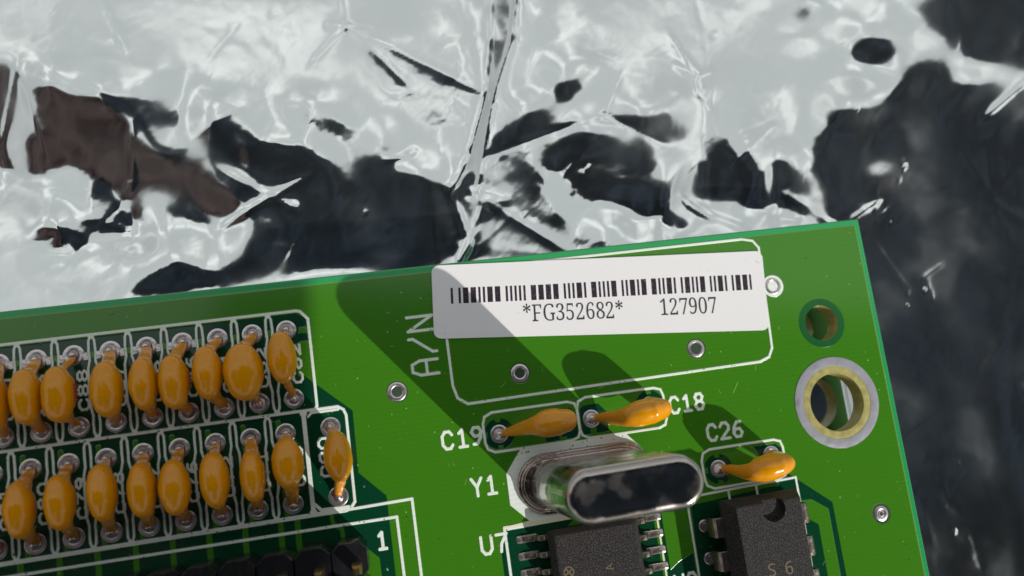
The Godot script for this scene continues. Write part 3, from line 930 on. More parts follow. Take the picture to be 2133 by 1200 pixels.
# dents of the crumpled film in hundredths of a millimetre, 1.6 millimetres apart, as control heights of a smooth surface
const DENTS_BEHIND := [-4, -10, -15, -20, -23, -24, -23, -21, -18, -15, -14, -13, -12, -12, -11, -11, -11, -10, -11, -11, -11, -10, -9, -9, -9, -10, -15, -22, -30, -38, -42, -42, -37, -30, -22, -16, -13, -12, -13, -14, -14, -15, -16, -17, -17, -18, -20, -21, -23, -25, -29, -34, -40, -49, -59, -71, -83, -95, -106, -114, -118, -118, -114, -105, -92, -76, -56, -35, -12, -2, 3, 8, 13, 17, 21, 25, 26, 27, 25, 24, 21, 19, 17, 15, 13, 12, 10, 8, 6, 5, 3, 3, 3, 5, 7, 10, 13, 14, 14, 14, 14, 15, 14, 12, 9, 4, 1, -2, -4, -4, -5, -5, -6, -7, -9, -10, -12, -13, -14, -15, -16, -17, -19, -21, -24, -27, -29, -32, -34, -36, -38, -39, -39, -37, -32, -25, -16, -7, 0, 16, 31, 46, 59, 68, 74, 74, 71, 66, 61, 56, 51, 47, 42, 38, 34, 31, 27, 24, 21, 18, 16, 16, 18, 25, 35, 48, 60, 69, 74, 74, 69, 59, 46, 33, 22, 14, 10, 7, 6, 6, 6, 5, 4, 2, 0, -1, -2, -2, 0, 3, 7, 12, 18, 26, 33, 41, 47, 51, 52, 48, 41, 32, 23, 16, 9, 4, -1, 1, 29, 56, 81, 103, 118, 124, 122, 115, 107, 99, 91, 84, 77, 70, 63, 57, 52, 47, 42, 38, 34, 31, 30, 32, 41, 58, 81, 106, 128, 141, 140, 127, 104, 78, 56, 39, 29, 23, 20, 19, 19, 18, 18, 17, 15, 13, 11, 12, 14, 18, 25, 35, 48, 64, 82, 102, 121, 137, 148, 152, 147, 134, 115, 94, 72, 50, 27, 4, 3, 41, 80, 117, 149, 168, 171, 164, 154, 143, 133, 124, 115, 106, 96, 87, 79, 71, 65, 60, 55, 51, 47, 45, 48, 58, 77, 108, 149, 191, 216, 214, 186, 145, 106, 77, 58, 47, 40, 37, 34, 33, 32, 32, 32, 31, 30, 29, 30, 34, 42, 53, 69, 90, 117, 148, 183, 216, 243, 261, 267, 262, 244, 217, 182, 143, 100, 54, 7, 6, 53, 101, 148, 188, 206, 202, 192, 181, 169, 159, 148, 139, 127, 116, 104, 95, 86, 79, 74, 70, 66, 62, 61, 65, 74, 92, 126, 179, 245, 292, 285, 231, 171, 125, 96, 78, 67, 60, 55, 52, 49, 48, 48, 48, 50, 52, 53, 54, 61, 71, 87, 110, 140, 178, 223, 275, 324, 362, 385, 392, 389, 372, 340, 291, 231, 161, 85, 7, 9, 64, 119, 169, 206, 211, 203, 194, 183, 174, 164, 154, 143, 131, 119, 107, 98, 90, 83, 78, 75, 73, 71, 74, 80, 88, 103, 132, 185, 266, 340, 322, 242, 177, 136, 112, 96, 86, 78, 73, 68, 65, 63, 62, 64, 69, 77, 84, 88, 93, 105, 125, 155, 195, 245, 303, 369, 437, 481, 501, 509, 511, 504, 476, 418, 333, 229, 118, 6, 13, 71, 128, 179, 210, 210, 202, 191, 181, 171, 159, 147, 134, 121, 108, 97, 87, 79, 73, 69, 66, 66, 71, 79, 88, 96, 108, 131, 171, 230, 283, 255, 203, 164, 137, 120, 108, 98, 90, 84, 79, 75, 73, 73, 75, 82, 98, 120, 135, 128, 138, 162, 198, 248, 309, 377, 446, 522, 565, 575, 586, 597, 605, 602, 548, 434, 293, 148, 4, 17, 73, 129, 178, 210, 214, 209, 197, 188, 172, 157, 144, 128, 113, 98, 87, 77, 69, 62, 57, 54, 56, 69, 86, 95, 99, 106, 122, 148, 192, 229, 193, 165, 145, 129, 116, 106, 96, 89, 83, 78, 75, 74, 74, 77, 84, 105, 148, 190, 161, 160, 187, 227, 281, 350, 430, 485, 511, 540, 552, 578, 600, 620, 655, 641, 504, 337, 169, 6, 22, 70, 118, 165, 206, 216, 214, 203, 188, 171, 156, 142, 125, 103, 88, 77, 68, 60, 52, 45, 42, 49, 71, 94, 103, 102, 99, 104, 116, 156, 174, 141, 138, 131, 123, 114, 103, 92, 85, 79, 75, 72, 70, 70, 73, 79, 89, 105, 114, 137, 165, 204, 239, 279, 338, 401, 441, 442, 457, 480, 503, 525, 547, 572, 609, 505, 346, 178, 12, 28, 62, 97, 128, 143, 123, 185, 246, 201, 181, 152, 147, 139, 85, 75, 69, 60, 51, 41, 34, 34, 38, 44, 55, 65, 75, 79, 81, 87, 120, 119, 100, 115, 125, 126, 112, 98, 88, 81, 77, 73, 69, 66, 64, 65, 67, 66, 56, 62, 109, 160, 229, 250, 253, 285, 336, 369, 376, 398, 420, 442, 463, 484, 516, 524, 447, 318, 171, 20, 33, 51, 67, 77, 69, 67, 138, 178, 182, 201, 160, 136, 102, 51, 68, 64, 53, 40, 33, 29, 27, 24, 15, 22, 33, 38, 45, 55, 62, 77, 75, 72, 96, 141, 145, 105, 90, 83, 80, 77, 72, 66, 60, 56, 54, 54, 55, 62, 77, 103, 147, 203, 232, 243, 271, 266, 302, 321, 332, 356, 379, 399, 424, 457, 440, 371, 268, 149, 25, 37, 35, 30, 14, -19, 33, 99, 97, 108, 108, 122, 89, 63, 40, 102, 83, 52, 21, 27, 70, 45, 14, -2, -11, 2, 8, 12, 21, 38, 33, 41, 32, 71, 135, 90, 83, 84, 83, 85, 81, 71, 60, 49, 43, 41, 41, 45, 56, 74, 96, 112, 114, 158, 208, 236, 248, 247, 250, 272, 309, 325, 339, 370, 397, 364, 297, 212, 119, 23]
const DENTS_NEXT := [35, 16, -6, -32, -62, 0, 40, 46, 55, 52, 48, 68, 14, 6, 79, 46, 50, 6, -8, 24, 15, 8, -6, -15, -29, -20, -16, -6, 9, -16, 45, 75, 54, 53, 52, 66, 86, 97, 109, 94, 63, 44, 32, 28, 27, 28, 30, 39, 60, 85, 93, 88, 120, 178, 194, 198, 207, 202, 203, 229, 251, 277, 327, 330, 293, 232, 162, 89, 15, 28, -1, -34, -73, -121, -63, -21, -37, -14, 5, -10, 27, 21, 7, 7, -3, 11, 11, 11, 7, -25, -24, -23, 12, -38, -45, -46, -21, -31, -31, 25, 15, 10, 41, 73, 49, 79, 145, 125, 100, 44, 4, 9, 15, 14, 11, 8, 10, 46, 98, 110, 104, 119, 139, 132, 136, 158, 192, 200, 214, 209, 221, 275, 273, 234, 179, 120, 62, 5, 17, -16, -51, -92, -123, -92, -70, -53, -57, -85, -70, -74, -50, -49, -12, -71, -49, -48, -38, -20, -13, -64, -14, -30, -54, -56, -61, -44, -62, -68, -26, -12, -5, 23, 76, 68, 40, 96, 60, 33, 10, -18, 8, 15, 1, -8, -16, -19, 19, 88, 84, 83, 77, 68, 81, 93, 122, 132, 145, 155, 177, 215, 232, 221, 184, 136, 87, 41, -4, 3, -26, -53, -72, -74, -70, -48, -85, -71, -124, -103, -119, -98, -109, -58, -47, -90, -77, -86, -76, -48, -73, -63, -56, -21, -28, -68, -73, -90, -93, -46, -43, -45, -38, -14, 9, 28, 54, 24, -13, -27, -44, -10, 8, -14, -33, -45, -24, 13, 10, 16, 17, 22, 36, 40, 50, 68, 84, 96, 119, 148, 153, 180, 173, 141, 101, 62, 25, -10, -9, -30, -48, -58, -59, -53, 6, -64, -100, -121, -163, -110, -141, -148, -156, -100, -101, -108, -102, -100, -88, -96, -104, -80, -74, -41, -86, -100, -118, -103, -90, -50, -99, -51, -32, -18, -14, 3, 8, -4, -50, -72, -61, -10, -28, -37, -34, -50, -29, -32, -20, -26, -17, -2, -1, 9, 29, 39, 59, 87, 91, 120, 140, 128, 103, 72, 43, 15, -12, -15, -30, -43, -51, -53, -53, -72, -69, -116, -162, -194, -129, -145, -161, -181, -129, -98, -140, -122, -121, -104, -120, -123, -108, -99, -90, -108, -123, -137, -119, -103, -86, -73, -85, -63, -37, -24, -27, 2, -64, -95, -107, -77, -63, -39, -91, -47, -70, -76, -65, -65, -65, -56, -47, -39, -28, -12, 2, 19, 33, 56, 78, 91, 85, 69, 49, 28, 8, -11, -16, -29, -41, -50, -55, -57, -80, -119, -98, -88, -112, -94, -94, -140, -160, -112, -138, -154, -147, -147, -141, -142, -137, -134, -121, -119, -130, -145, -149, -134, -116, -99, -85, -96, -83, -81, -86, -39, -47, -102, -144, -150, -131, -85, -86, -110, -91, -97, -120, -96, -107, -73, -73, -79, -76, -63, -48, -34, -18, 0, 18, 39, 50, 49, 41, 30, 17, 5, -7, -13, -26, -39, -51, -58, -58, -58, -67, -81, -86, -71, -89, -109, -121, -138, -148, -155, -163, -166, -163, -157, -161, -161, -154, -139, -145, -147, -161, -153, -144, -128, -109, -105, -89, -49, -41, -99, -64, -80, -97, -145, -156, -122, -124, -128, -150, -119, -119, -138, -138, -133, -138, -138, -117, -107, -95, -81, -66, -51, -35, -17, 3, 15, 19, 19, 15, 10, 4, -2, -10, -22, -35, -48, -56, -58, -59, -62, -68, -68, -98, -121, -136, -143, -161, -174, -176, -178, -188, -186, -191, -193, -177, -166, -171, -169, -159, -179, -155, -156, -132, -119, -113, -103, -51, -45, -53, -34, -107, -154, -132, -121, -112, -128, -113, -133, -120, -177, -189, -167, -163, -165, -158, -145, -137, -124, -111, -96, -83, -70, -51, -30, -14, -3, 3, 5, 5, 4, 3, -7, -18, -29, -40, -48, -51, -52, -53, -54, -60, -89, -108, -119, -128, -140, -140, -143, -140, -130, -124, -134, -152, -189, -189, -183, -142, -134, -178, -161, -158, -137, -125, -123, -97, -60, -45, -41, -48, -69, -77, -89, -95, -100, -107, -107, -115, -127, -167, -186, -192, -192, -192, -186, -172, -163, -151, -138, -123, -109, -94, -75, -54, -35, -20, -9, -1, 3, 6, 8, -5, -13, -22, -29, -35, -39, -40, -40, -40, -46, -59, -72, -83, -93, -100, -101, -100, -94, -85, -82, -94, -120, -151, -160, -148, -124, -119, -133, -135, -131, -122, -112, -102, -83, -60, -43, -35, -37, -37, -39, -50, -63, -73, -82, -91, -106, -132, -166, -198, -218, -216, -214, -206, -195, -186, -174, -161, -146, -131, -115, -96, -72, -50, -30, -16, -5, 2, 8, 12, -3, -9, -14, -19, -23, -26, -27, -27, -28, -31, -36, -44, -52, -59, -63, -64, -61, -56, -51, -53, -64, -84, -104, -112, -108, -99, -94, -95, -98, -97, -94, -87, -76, -63, -49, -36, -27, -21, -16, -16, -22, -33, -45, -58, -76, -100, -135, -176, -218, -239, -236, -234, -226, -215, -206, -194, -181, -165, -149, -133, -113, -85, -59, -36, -19, -7, 2, 9, 15, -2, -5, -8, -11, -13, -15, -16, -16, -17, -18, -20, -23, -28, -32, -34, -33, -31, -28, -28, -31, -40, -52, -63, -69, -71, -69, -66, -64, -65, -65, -64, -59, -52, -44, -35, -26, -17, -9, -3, -1, -4, -11, -23, -40, -64, -97, -139, -189, -235, -257, -253, -250, -241, -232, -223, -211, -199, -180, -163, -149, -124, -93, -63, -39, -20, -6, 3, 11, 18]
const DENTS_BESIDE := [-95, -144, -199, -248, -271, -266, -263, -255, -246, -237, -225, -213, -190, -176, -160, -131, -97, -64, -38, -19, -5, 5, 12, 19, -94, -148, -206, -258, -282, -277, -273, -265, -257, -247, -236, -223, -200, -184, -167, -134, -96, -63, -36, -17, -3, 6, 13, 19, -95, -151, -211, -265, -290, -284, -280, -272, -264, -255, -244, -229, -211, -197, -171, -133, -94, -59, -33, -14, -1, 8, 14, 19, -96, -152, -214, -269, -294, -287, -283, -277, -269, -260, -249, -233, -217, -202, -171, -129, -88, -54, -28, -10, 1, 9, 14, 19, -96, -153, -215, -270, -295, -288, -284, -278, -271, -262, -250, -235, -221, -204, -167, -123, -82, -48, -24, -7, 3, 10, 14, 18, -96, -152, -213, -268, -293, -286, -282, -276, -269, -260, -248, -234, -222, -201, -160, -115, -74, -42, -19, -4, 5, 10, 14, 16, -95, -149, -209, -262, -287, -280, -277, -271, -265, -256, -244, -231, -220, -193, -150, -106, -67, -36, -15, -2, 6, 11, 13, 15, -92, -144, -202, -254, -279, -272, -269, -264, -257, -248, -237, -226, -213, -182, -138, -95, -58, -31, -12, 0, 7, 10, 12, 13, -88, -138, -193, -243, -266, -260, -258, -253, -246, -238, -227, -218, -203, -169, -126, -85, -51, -25, -8, 2, 8, 10, 11, 12, -83, -129, -182, -228, -251, -246, -244, -239, -233, -224, -215, -206, -190, -155, -113, -74, -43, -20, -6, 3, 8, 10, 10, 10, -77, -120, -168, -212, -233, -228, -227, -223, -216, -208, -200, -193, -175, -140, -100, -65, -36, -16, -3, 4, 8, 9, 9, 9, -70, -109, -152, -192, -212, -208, -207, -202, -196, -192, -185, -178, -159, -125, -88, -55, -30, -12, -1, 5, 8, 8, 8, 7, -63, -97, -135, -170, -188, -185, -182, -180, -179, -176, -170, -163, -142, -109, -76, -47, -24, -9, 0, 5, 7, 8, 7, 6, -55, -86, -119, -146, -158, -160, -163, -165, -164, -160, -155, -147, -125, -95, -64, -38, -19, -6, 1, 5, 7, 7, 6, 5, -47, -74, -104, -130, -140, -145, -149, -149, -148, -145, -140, -133, -109, -80, -53, -31, -15, -4, 2, 5, 6, 6, 5, 4, -38, -61, -89, -116, -129, -133, -136, -137, -136, -132, -128, -117, -93, -66, -42, -24, -10, -2, 3, 5, 5, 5, 4, 3, -30, -48, -70, -92, -108, -117, -121, -123, -122, -119, -115, -99, -75, -52, -32, -17, -7, -1, 3, 4, 4, 4, 3, 2, -21, -34, -50, -66, -80, -90, -96, -99, -99, -97, -90, -74, -56, -38, -23, -12, -4, 0, 3, 3, 3, 3, 2, 1, -13, -21, -31, -42, -51, -60, -66, -69, -70, -67, -60, -50, -37, -25, -15, -7, -2, 1, 2, 3, 3, 2, 1, 1, -6, -10, -15, -20, -26, -31, -35, -38, -39, -37, -32, -26, -19, -13, -7, -3, -1, 1, 2, 2, 2, 1, 1, 0, 1, 1, 0, -1, -2, -5, -7, -8, -9, -8, -6, -5, -3, -1, 0, 1, 1, 1, 1, 1, 1, 0, 0, 0, 8, 11, 15, 18, 20, 21, 21, 21, 21, 20, 18, 16, 13, 10, 7, 5, 3, 1, 0, 0, 0, -1, -1, -1]
# sharp creases: ends, height in millimetres, reach
const CREASES := [[20.1, -28.5, 19.46, -23.62, 0.42, 0.6], [19.46, -23.62, 18.46, -18.78, 0.42, 0.6], [18.46, -18.78, 16.24, -13.3, 0.42, 0.6], [16.24, -13.3, 14.45, -10.69, 0.42, 0.6], [22.49, -28.5, 21.29, -23.05, -0.34, 0.55], [21.29, -23.05, 19.3, -18.72, -0.34, 0.55], [19.3, -18.72, 18.13, -14.87, -0.34, 0.55], [18.13, -14.87, 16.88, -10.25, -0.34, 0.55], [14.45, -10.69, 15.7, -6.15, 0.18, 0.3], [15.7, -6.15, 14.73, -4.5, 0.18, 0.3], [-0.54, -11.7, -4.29, -14.3, 0.12, 0.3], [-0.54, -11.7, 2.69, -13.05, 0.12, 0.3], [-0.54, -11.7, -2.93, -10.52, 0.12, 0.3], [-0.54, -11.7, -5, -9.5, 0.12, 0.3], [-0.54, -11.7, 1.5, -10.5, 0.12, 0.3], [7.3, -25.6, 7.3, -28.4, 0.1, 0.25], [7.3, -25.6, 9.43, -25.1, 0.1, 0.25], [7.3, -25.6, 5.6, -25.9, 0.1, 0.25], [7.3, -25.6, 11.56, -20.6, 0.1, 0.25], [7.3, -25.6, 4, -22.5, 0.1, 0.25], [7.78, -25.25, 18.67, -18.77, 0.1, 0.3], [37.67, -18.96, 36, -20.2, 0.09, 0.25], [37.67, -18.96, 39.65, -19.5, 0.09, 0.25], [37.67, -18.96, 37.9, -17, 0.09, 0.25], [37.67, -18.96, 35.97, -23, 0.09, 0.25], [37.67, -18.96, 39.57, -14, 0.09, 0.25], [28.72, -16, 31, -14.7, -0.1, 0.3], [28.72, -16, 33.9, -13, -0.1, 0.3], [28.72, -16, 30.9, -19.7, -0.1, 0.3], [28.72, -16, 17.75, -13.6, -0.1, 0.3], [11.19, -14.2, 9.1, -13.9, 0.1, 0.25], [11.19, -14.2, 12, -14.6, 0.1, 0.25], [69.3, -14.9, 66, -12.7, 0.14, 0.3], [69.3, -14.9, 71.5, -15.9, 0.14, 0.3], [51.6, -4.6, 54.9, -6.2, 0.1, 0.25], [45.4, -7.5, 50, -4.3, 0.12, 0.4], [16.9, -10.2, 23.7, -4.7, 0.12, 0.3], [16.9, -10.2, 19.3, -9.6, 0.12, 0.3], [16.9, -10.2, 17.5, -8.5, 0.12, 0.3], [14.7, -5, 16.5, -7.3, 0.15, 0.25], [14.7, -5, 17.2, -9.4, 0.15, 0.25], [36, -7.5, 38, -6, 0.12, 0.25], [36, -7.5, 40.6, -4.9, 0.12, 0.25], [36, -7.5, 34.9, -8.5, 0.12, 0.25], [-16.8, -9.6, -16.9, -11.1, 0.1, 0.2], [-11.2, -14.1, -10.5, -18.1, 0.1, 0.25], [-11.2, -14.1, -11.6, -13, 0.1, 0.25], [-18.3, -23.4, -17.2, -17, 0.1, 0.3], [-18.3, -23.4, -20.5, -18.1, 0.1, 0.3], [58.5, 1.5, 59, 3.5, 0.06, 0.25], [58.5, 1.5, 60.5, 0.5, 0.06, 0.25], [54, -2, 57, 3, 0.05, 0.3], [66, 13, 66.4, 15.5, 0.08, 0.2]]

# small blisters: place and radius
const BLISTERS := [[56.52, 2.89, 0.28], [58.21, 2.68, 0.50], [56.27, 3.98, 0.30], [58.97, 3.72, 0.26], [55.92, 5.06, 0.22], [56.33, 4.80, 0.18], [62.82, 1.20, 0.32], [55.62, -4.02, 0.28], [56.97, -7.73, 0.30], [57.53, -9.09, 0.60], [52.96, -14.52, 0.25], [57.85, 19.02, 0.30], [50.50, 21.75, 0.18], [52.08, 22.04, 0.20], [20.58, -8.19, 0.30], [26.72, -11.72, 0.35], [-15.36, -27.72, 0.30], [4.86, -11.39, 0.25], [-6.70, -19.23, 0.20], [7.03, -9.53, 0.35], [55.54, 24.53, 0.40], [48.71, -25.14, 0.30], [37.25, -19.22, 0.25], [60.40, -23.98, 0.20], [3.17, -17.81, 0.30]]

var film_noise: FastNoiseLite
var facet_noise: FastNoiseLite
var fine_noise: FastNoiseLite

func dent(i: int, j: int) -> float:
	if j < 13:
		return DENTS_BEHIND[j * 69 + i] * 0.01
	if j < 26:
		return DENTS_NEXT[(j - 13) * 69 + i] * 0.01
	if i >= 45:
		return DENTS_BESIDE[(j - 26) * 24 + i - 45] * 0.01
	return DENTS_BESIDE[(j - 26) * 24] * 0.01 * maxf(0.0, 1.0 - (45 - i) / 14.0)

func spline(u: float) -> PackedFloat32Array:
	return PackedFloat32Array([pow(1 - u, 3) / 6, (3 * u * u * u - 6 * u * u + 4) / 6, (-3 * u * u * u + 3 * u * u + 3 * u + 1) / 6, u * u * u / 6])

func film_height(x: float, z: float, grid: PackedFloat32Array) -> float:
	var out := maxf(maxf(maxf(-25.6 - x, x - 79.5), maxf(-36.8 - z, z - 34.5)), 0.0)
	var a := clampf((x + 27.2) / 1.6, 1.001, 66.99)
	var b := clampf((z + 38.4) / 1.6, 1.001, 45.99)
	var h := 0.0
	var i := int(a)
	var j := int(b)
	var wx := spline(a - i)
	var wz := spline(b - j)
	for q in 4:
		var row := (j - 1 + q) * 69 + i - 1
		h += wz[q] * (wx[0] * grid[row] + wx[1] * grid[row + 1] + wx[2] * grid[row + 2] + wx[3] * grid[row + 3])
	if out > 0.0:      # beyond the dented part the film goes on in broad folds
		h = h * (1.0 - smoothstep(0.0, 45.0, out)) + film_noise.get_noise_2d(x * 0.25, z * 0.25) * 1.6 * smoothstep(0.0, 30.0, out)
	var slack := 1.0 - 0.6 * smoothstep(44.0, 52.0, x)      # the film lies smoother beside the board
	h += (facet_noise.get_noise_2d(x, z) * 0.055 + film_noise.get_noise_2d(x, z) * 0.022 + fine_noise.get_noise_2d(x, z) * 0.001) * slack
	return h

# adds a sharp crease to the heights of the film's fine grid; only the cells near it are visited
func crease(hs: PackedFloat32Array, xs: PackedFloat32Array, zs: PackedFloat32Array, a: Vector2, b: Vector2, high: float, reach: float) -> void:
	var d := b - a
	var l2 := d.length_squared()
	var l := sqrt(l2)
	var room := reach * 4.0 + 0.3 * l
	var i0 := xs.bsearch(minf(a.x, b.x) - room)
	var i1 := xs.bsearch(maxf(a.x, b.x) + room)
	var j0 := zs.bsearch(minf(a.y, b.y) - room)
	var j1 := zs.bsearch(maxf(a.y, b.y) + room)
	var n := xs.size()
	for j in range(j0, mini(j1, zs.size())):
		for i in range(i0, mini(i1, n)):
			var q := Vector2(xs[i], zs[j]) - a
			var t := q.dot(d) / l2
			if t < -0.3 or t > 1.3:
				continue
			var away := absf(q.cross(d)) / l
			if away > reach * 4.0:
				continue
			var ends := smoothstep(-0.25, 0.2, t) * (1.0 - smoothstep(0.75, 1.25, t))
			hs[j * n + i] += high * ends * exp(-sqrt(away * away + 0.0036) / reach)

func bag() -> void:
	film_noise = FastNoiseLite.new()
	film_noise.noise_type = FastNoiseLite.TYPE_SIMPLEX_SMOOTH
	film_noise.seed = 41
	film_noise.frequency = 0.12
	film_noise.fractal_type = FastNoiseLite.FRACTAL_RIDGED
	film_noise.fractal_octaves = 3
	film_noise.domain_warp_enabled = true
	film_noise.domain_warp_amplitude = 3.0
	film_noise.domain_warp_frequency = 0.09
	facet_noise = FastNoiseLite.new()
	facet_noise.noise_type = FastNoiseLite.TYPE_CELLULAR
	facet_noise.cellular_return_type = FastNoiseLite.RETURN_DISTANCE2_SUB
	facet_noise.seed = 7
	facet_noise.frequency = 0.14
	facet_noise.fractal_type = FastNoiseLite.FRACTAL_NONE
	facet_noise.domain_warp_enabled = true
	facet_noise.domain_warp_amplitude = 4.0
	facet_noise.domain_warp_frequency = 0.08
	fine_noise = FastNoiseLite.new()
	fine_noise.noise_type = FastNoiseLite.TYPE_SIMPLEX_SMOOTH
	fine_noise.seed = 12
	fine_noise.frequency = 0.5
	fine_noise.fractal_type = FastNoiseLite.FRACTAL_RIDGED
	fine_noise.fractal_octaves = 2
	var grid := PackedFloat32Array()
	for j in 48:
		for i in 69:
			grid.append(dent(i, j))
	var xs := PackedFloat32Array()
	var zs := PackedFloat32Array()
	var step := 0.22
	var x := -150.0
	while x < 175.0:
		xs.append(x)
		x += step if x > -27.0 and x < 84.0 else clampf(minf(absf(x + 27.0), absf(x - 84.0)) * 0.25, step * 1.2, 3.0)
	var z := -125.0
	while z < 130.0:
		zs.append(z)
		z += step if z > -38.0 and z < 37.0 else clampf(minf(absf(z + 38.0), absf(z - 37.0)) * 0.25, step * 1.2, 3.0)
	var v := PackedVector3Array()
	var idx := PackedInt32Array()
	var n := xs.size()
	var hs := PackedFloat32Array()
	for j in zs.size():
		for i in n:
			hs.append(-3.0 + film_height(xs[i], zs[j], grid))
	for c in CREASES:
		crease(hs, xs, zs, Vector2(c[0], c[1]), Vector2(c[2], c[3]), c[4], c[5])
	for q in BLISTERS:
		crease(hs, xs, zs, Vector2(q[0], q[1]), Vector2(q[0] + 0.1, q[1] - 0.03), q[2] * 0.32, q[2] * 0.5)
	var lots := RandomNumberGenerator.new()
	lots.seed = 5
	for k in 150:
		var c := Vector2(lots.randf_range(-23, 80), lots.randf_range(-33, 34))
		if c.x < 49.0 and c.y > -4.5:
			continue
		var calm := 0.5 if c.x > 48.0 else 1.0
		for m in lots.randi_range(2, 5):
			var far := Vector2.from_angle(lots.randf() * TAU) * lots.randf_range(0.8, 6.0)
			crease(hs, xs, zs, c, c + far, lots.randf_range(-0.045, 0.05) * calm, lots.randf_range(0.16, 0.6))
	for j in zs.size():
		for i in n:
			var h := hs[j * n + i]
			# the board lies on the film and presses it down
			var inside := minf(minf(BX1 - xs[i], zs[j] - BZ0), 3.0)
			if inside > -0.8:
				var most := -1.72 - clampf(inside, 0.0, 2.0) * 0.5 + maxf(0.0, -inside) * 2.5
				h = lerpf(minf(h, most), -2.9, smoothstep(1.0, 3.0, inside))
			v.append(Vector3(xs[i], h, zs[j]))
	for j in zs.size() - 1:
		for i in n - 1:
			var a := j * n + i
			idx.append_array([a, a + 1, a + n, a + 1, a + n + 1, a + n])
	var o := part("antistatic_bag", build_as_is(v, idx, true), M.film, self)
	o.set_meta("label", "crumpled mirror-like silver antistatic bag spread under the green circuit board")
	o.set_meta("category", "bag")

# ------------------------------------------------------------------ the phone that takes the picture: seen only as the dark mirror image in the film

func slab(x0: float, x1: float, y0: float, y1: float, z0: float, z1: float, r: float) -> ArrayMesh:
	var rings := []
	for q in [[0.8, z0], [0.2, z0 + 0.5], [0.0, z0 + 1.5], [0.0, z1 - 1.5], [0.2, z1 - 0.5], [0.8, z1]]:
		var p := PackedVector3Array()
		for k in 4:
			var c := [Vector2(x1 - r, y1 - r), Vector2(x0 + r, y1 - r), Vector2(x0 + r, y0 + r), Vector2(x1 - r, y0 + r)][k] as Vector2
			for i in 7:
				var a: float = k * PI / 2 + i * PI / 12
				p.append(Vector3(c.x + cos(a) * (r - q[0]), c.y + sin(a) * (r - q[0]), q[1]))
		rings.append(p)
	return loft(rings, false)

func phone() -> void:
	var o := thing("smartphone", "dark smartphone held above the board, mirrored as dark patches in the silver bag", "phone", EYE + EYE_Z * 7.0)
	o.basis = Basis(EYE_X, EYE_Y, EYE_Z).orthonormalized()
	part("body", slab(-25, 135, -42, 26, 0, 8, 8), M.phone_back, o)
	part("unseen_slab", slab(-95, -25, -60, 8, 1, 4, 5), M.slab_brown, o)  # unseen slab in place of the holding hand, mirrored brown in the film
	part("unseen_slab", slab(-24.5, 84, -93, -42.5, 1, 4, 24), M.slab_brown, o)  # out-of-view slab where the hand would be, shading the left capacitor rows

# ------------------------------------------------------------------

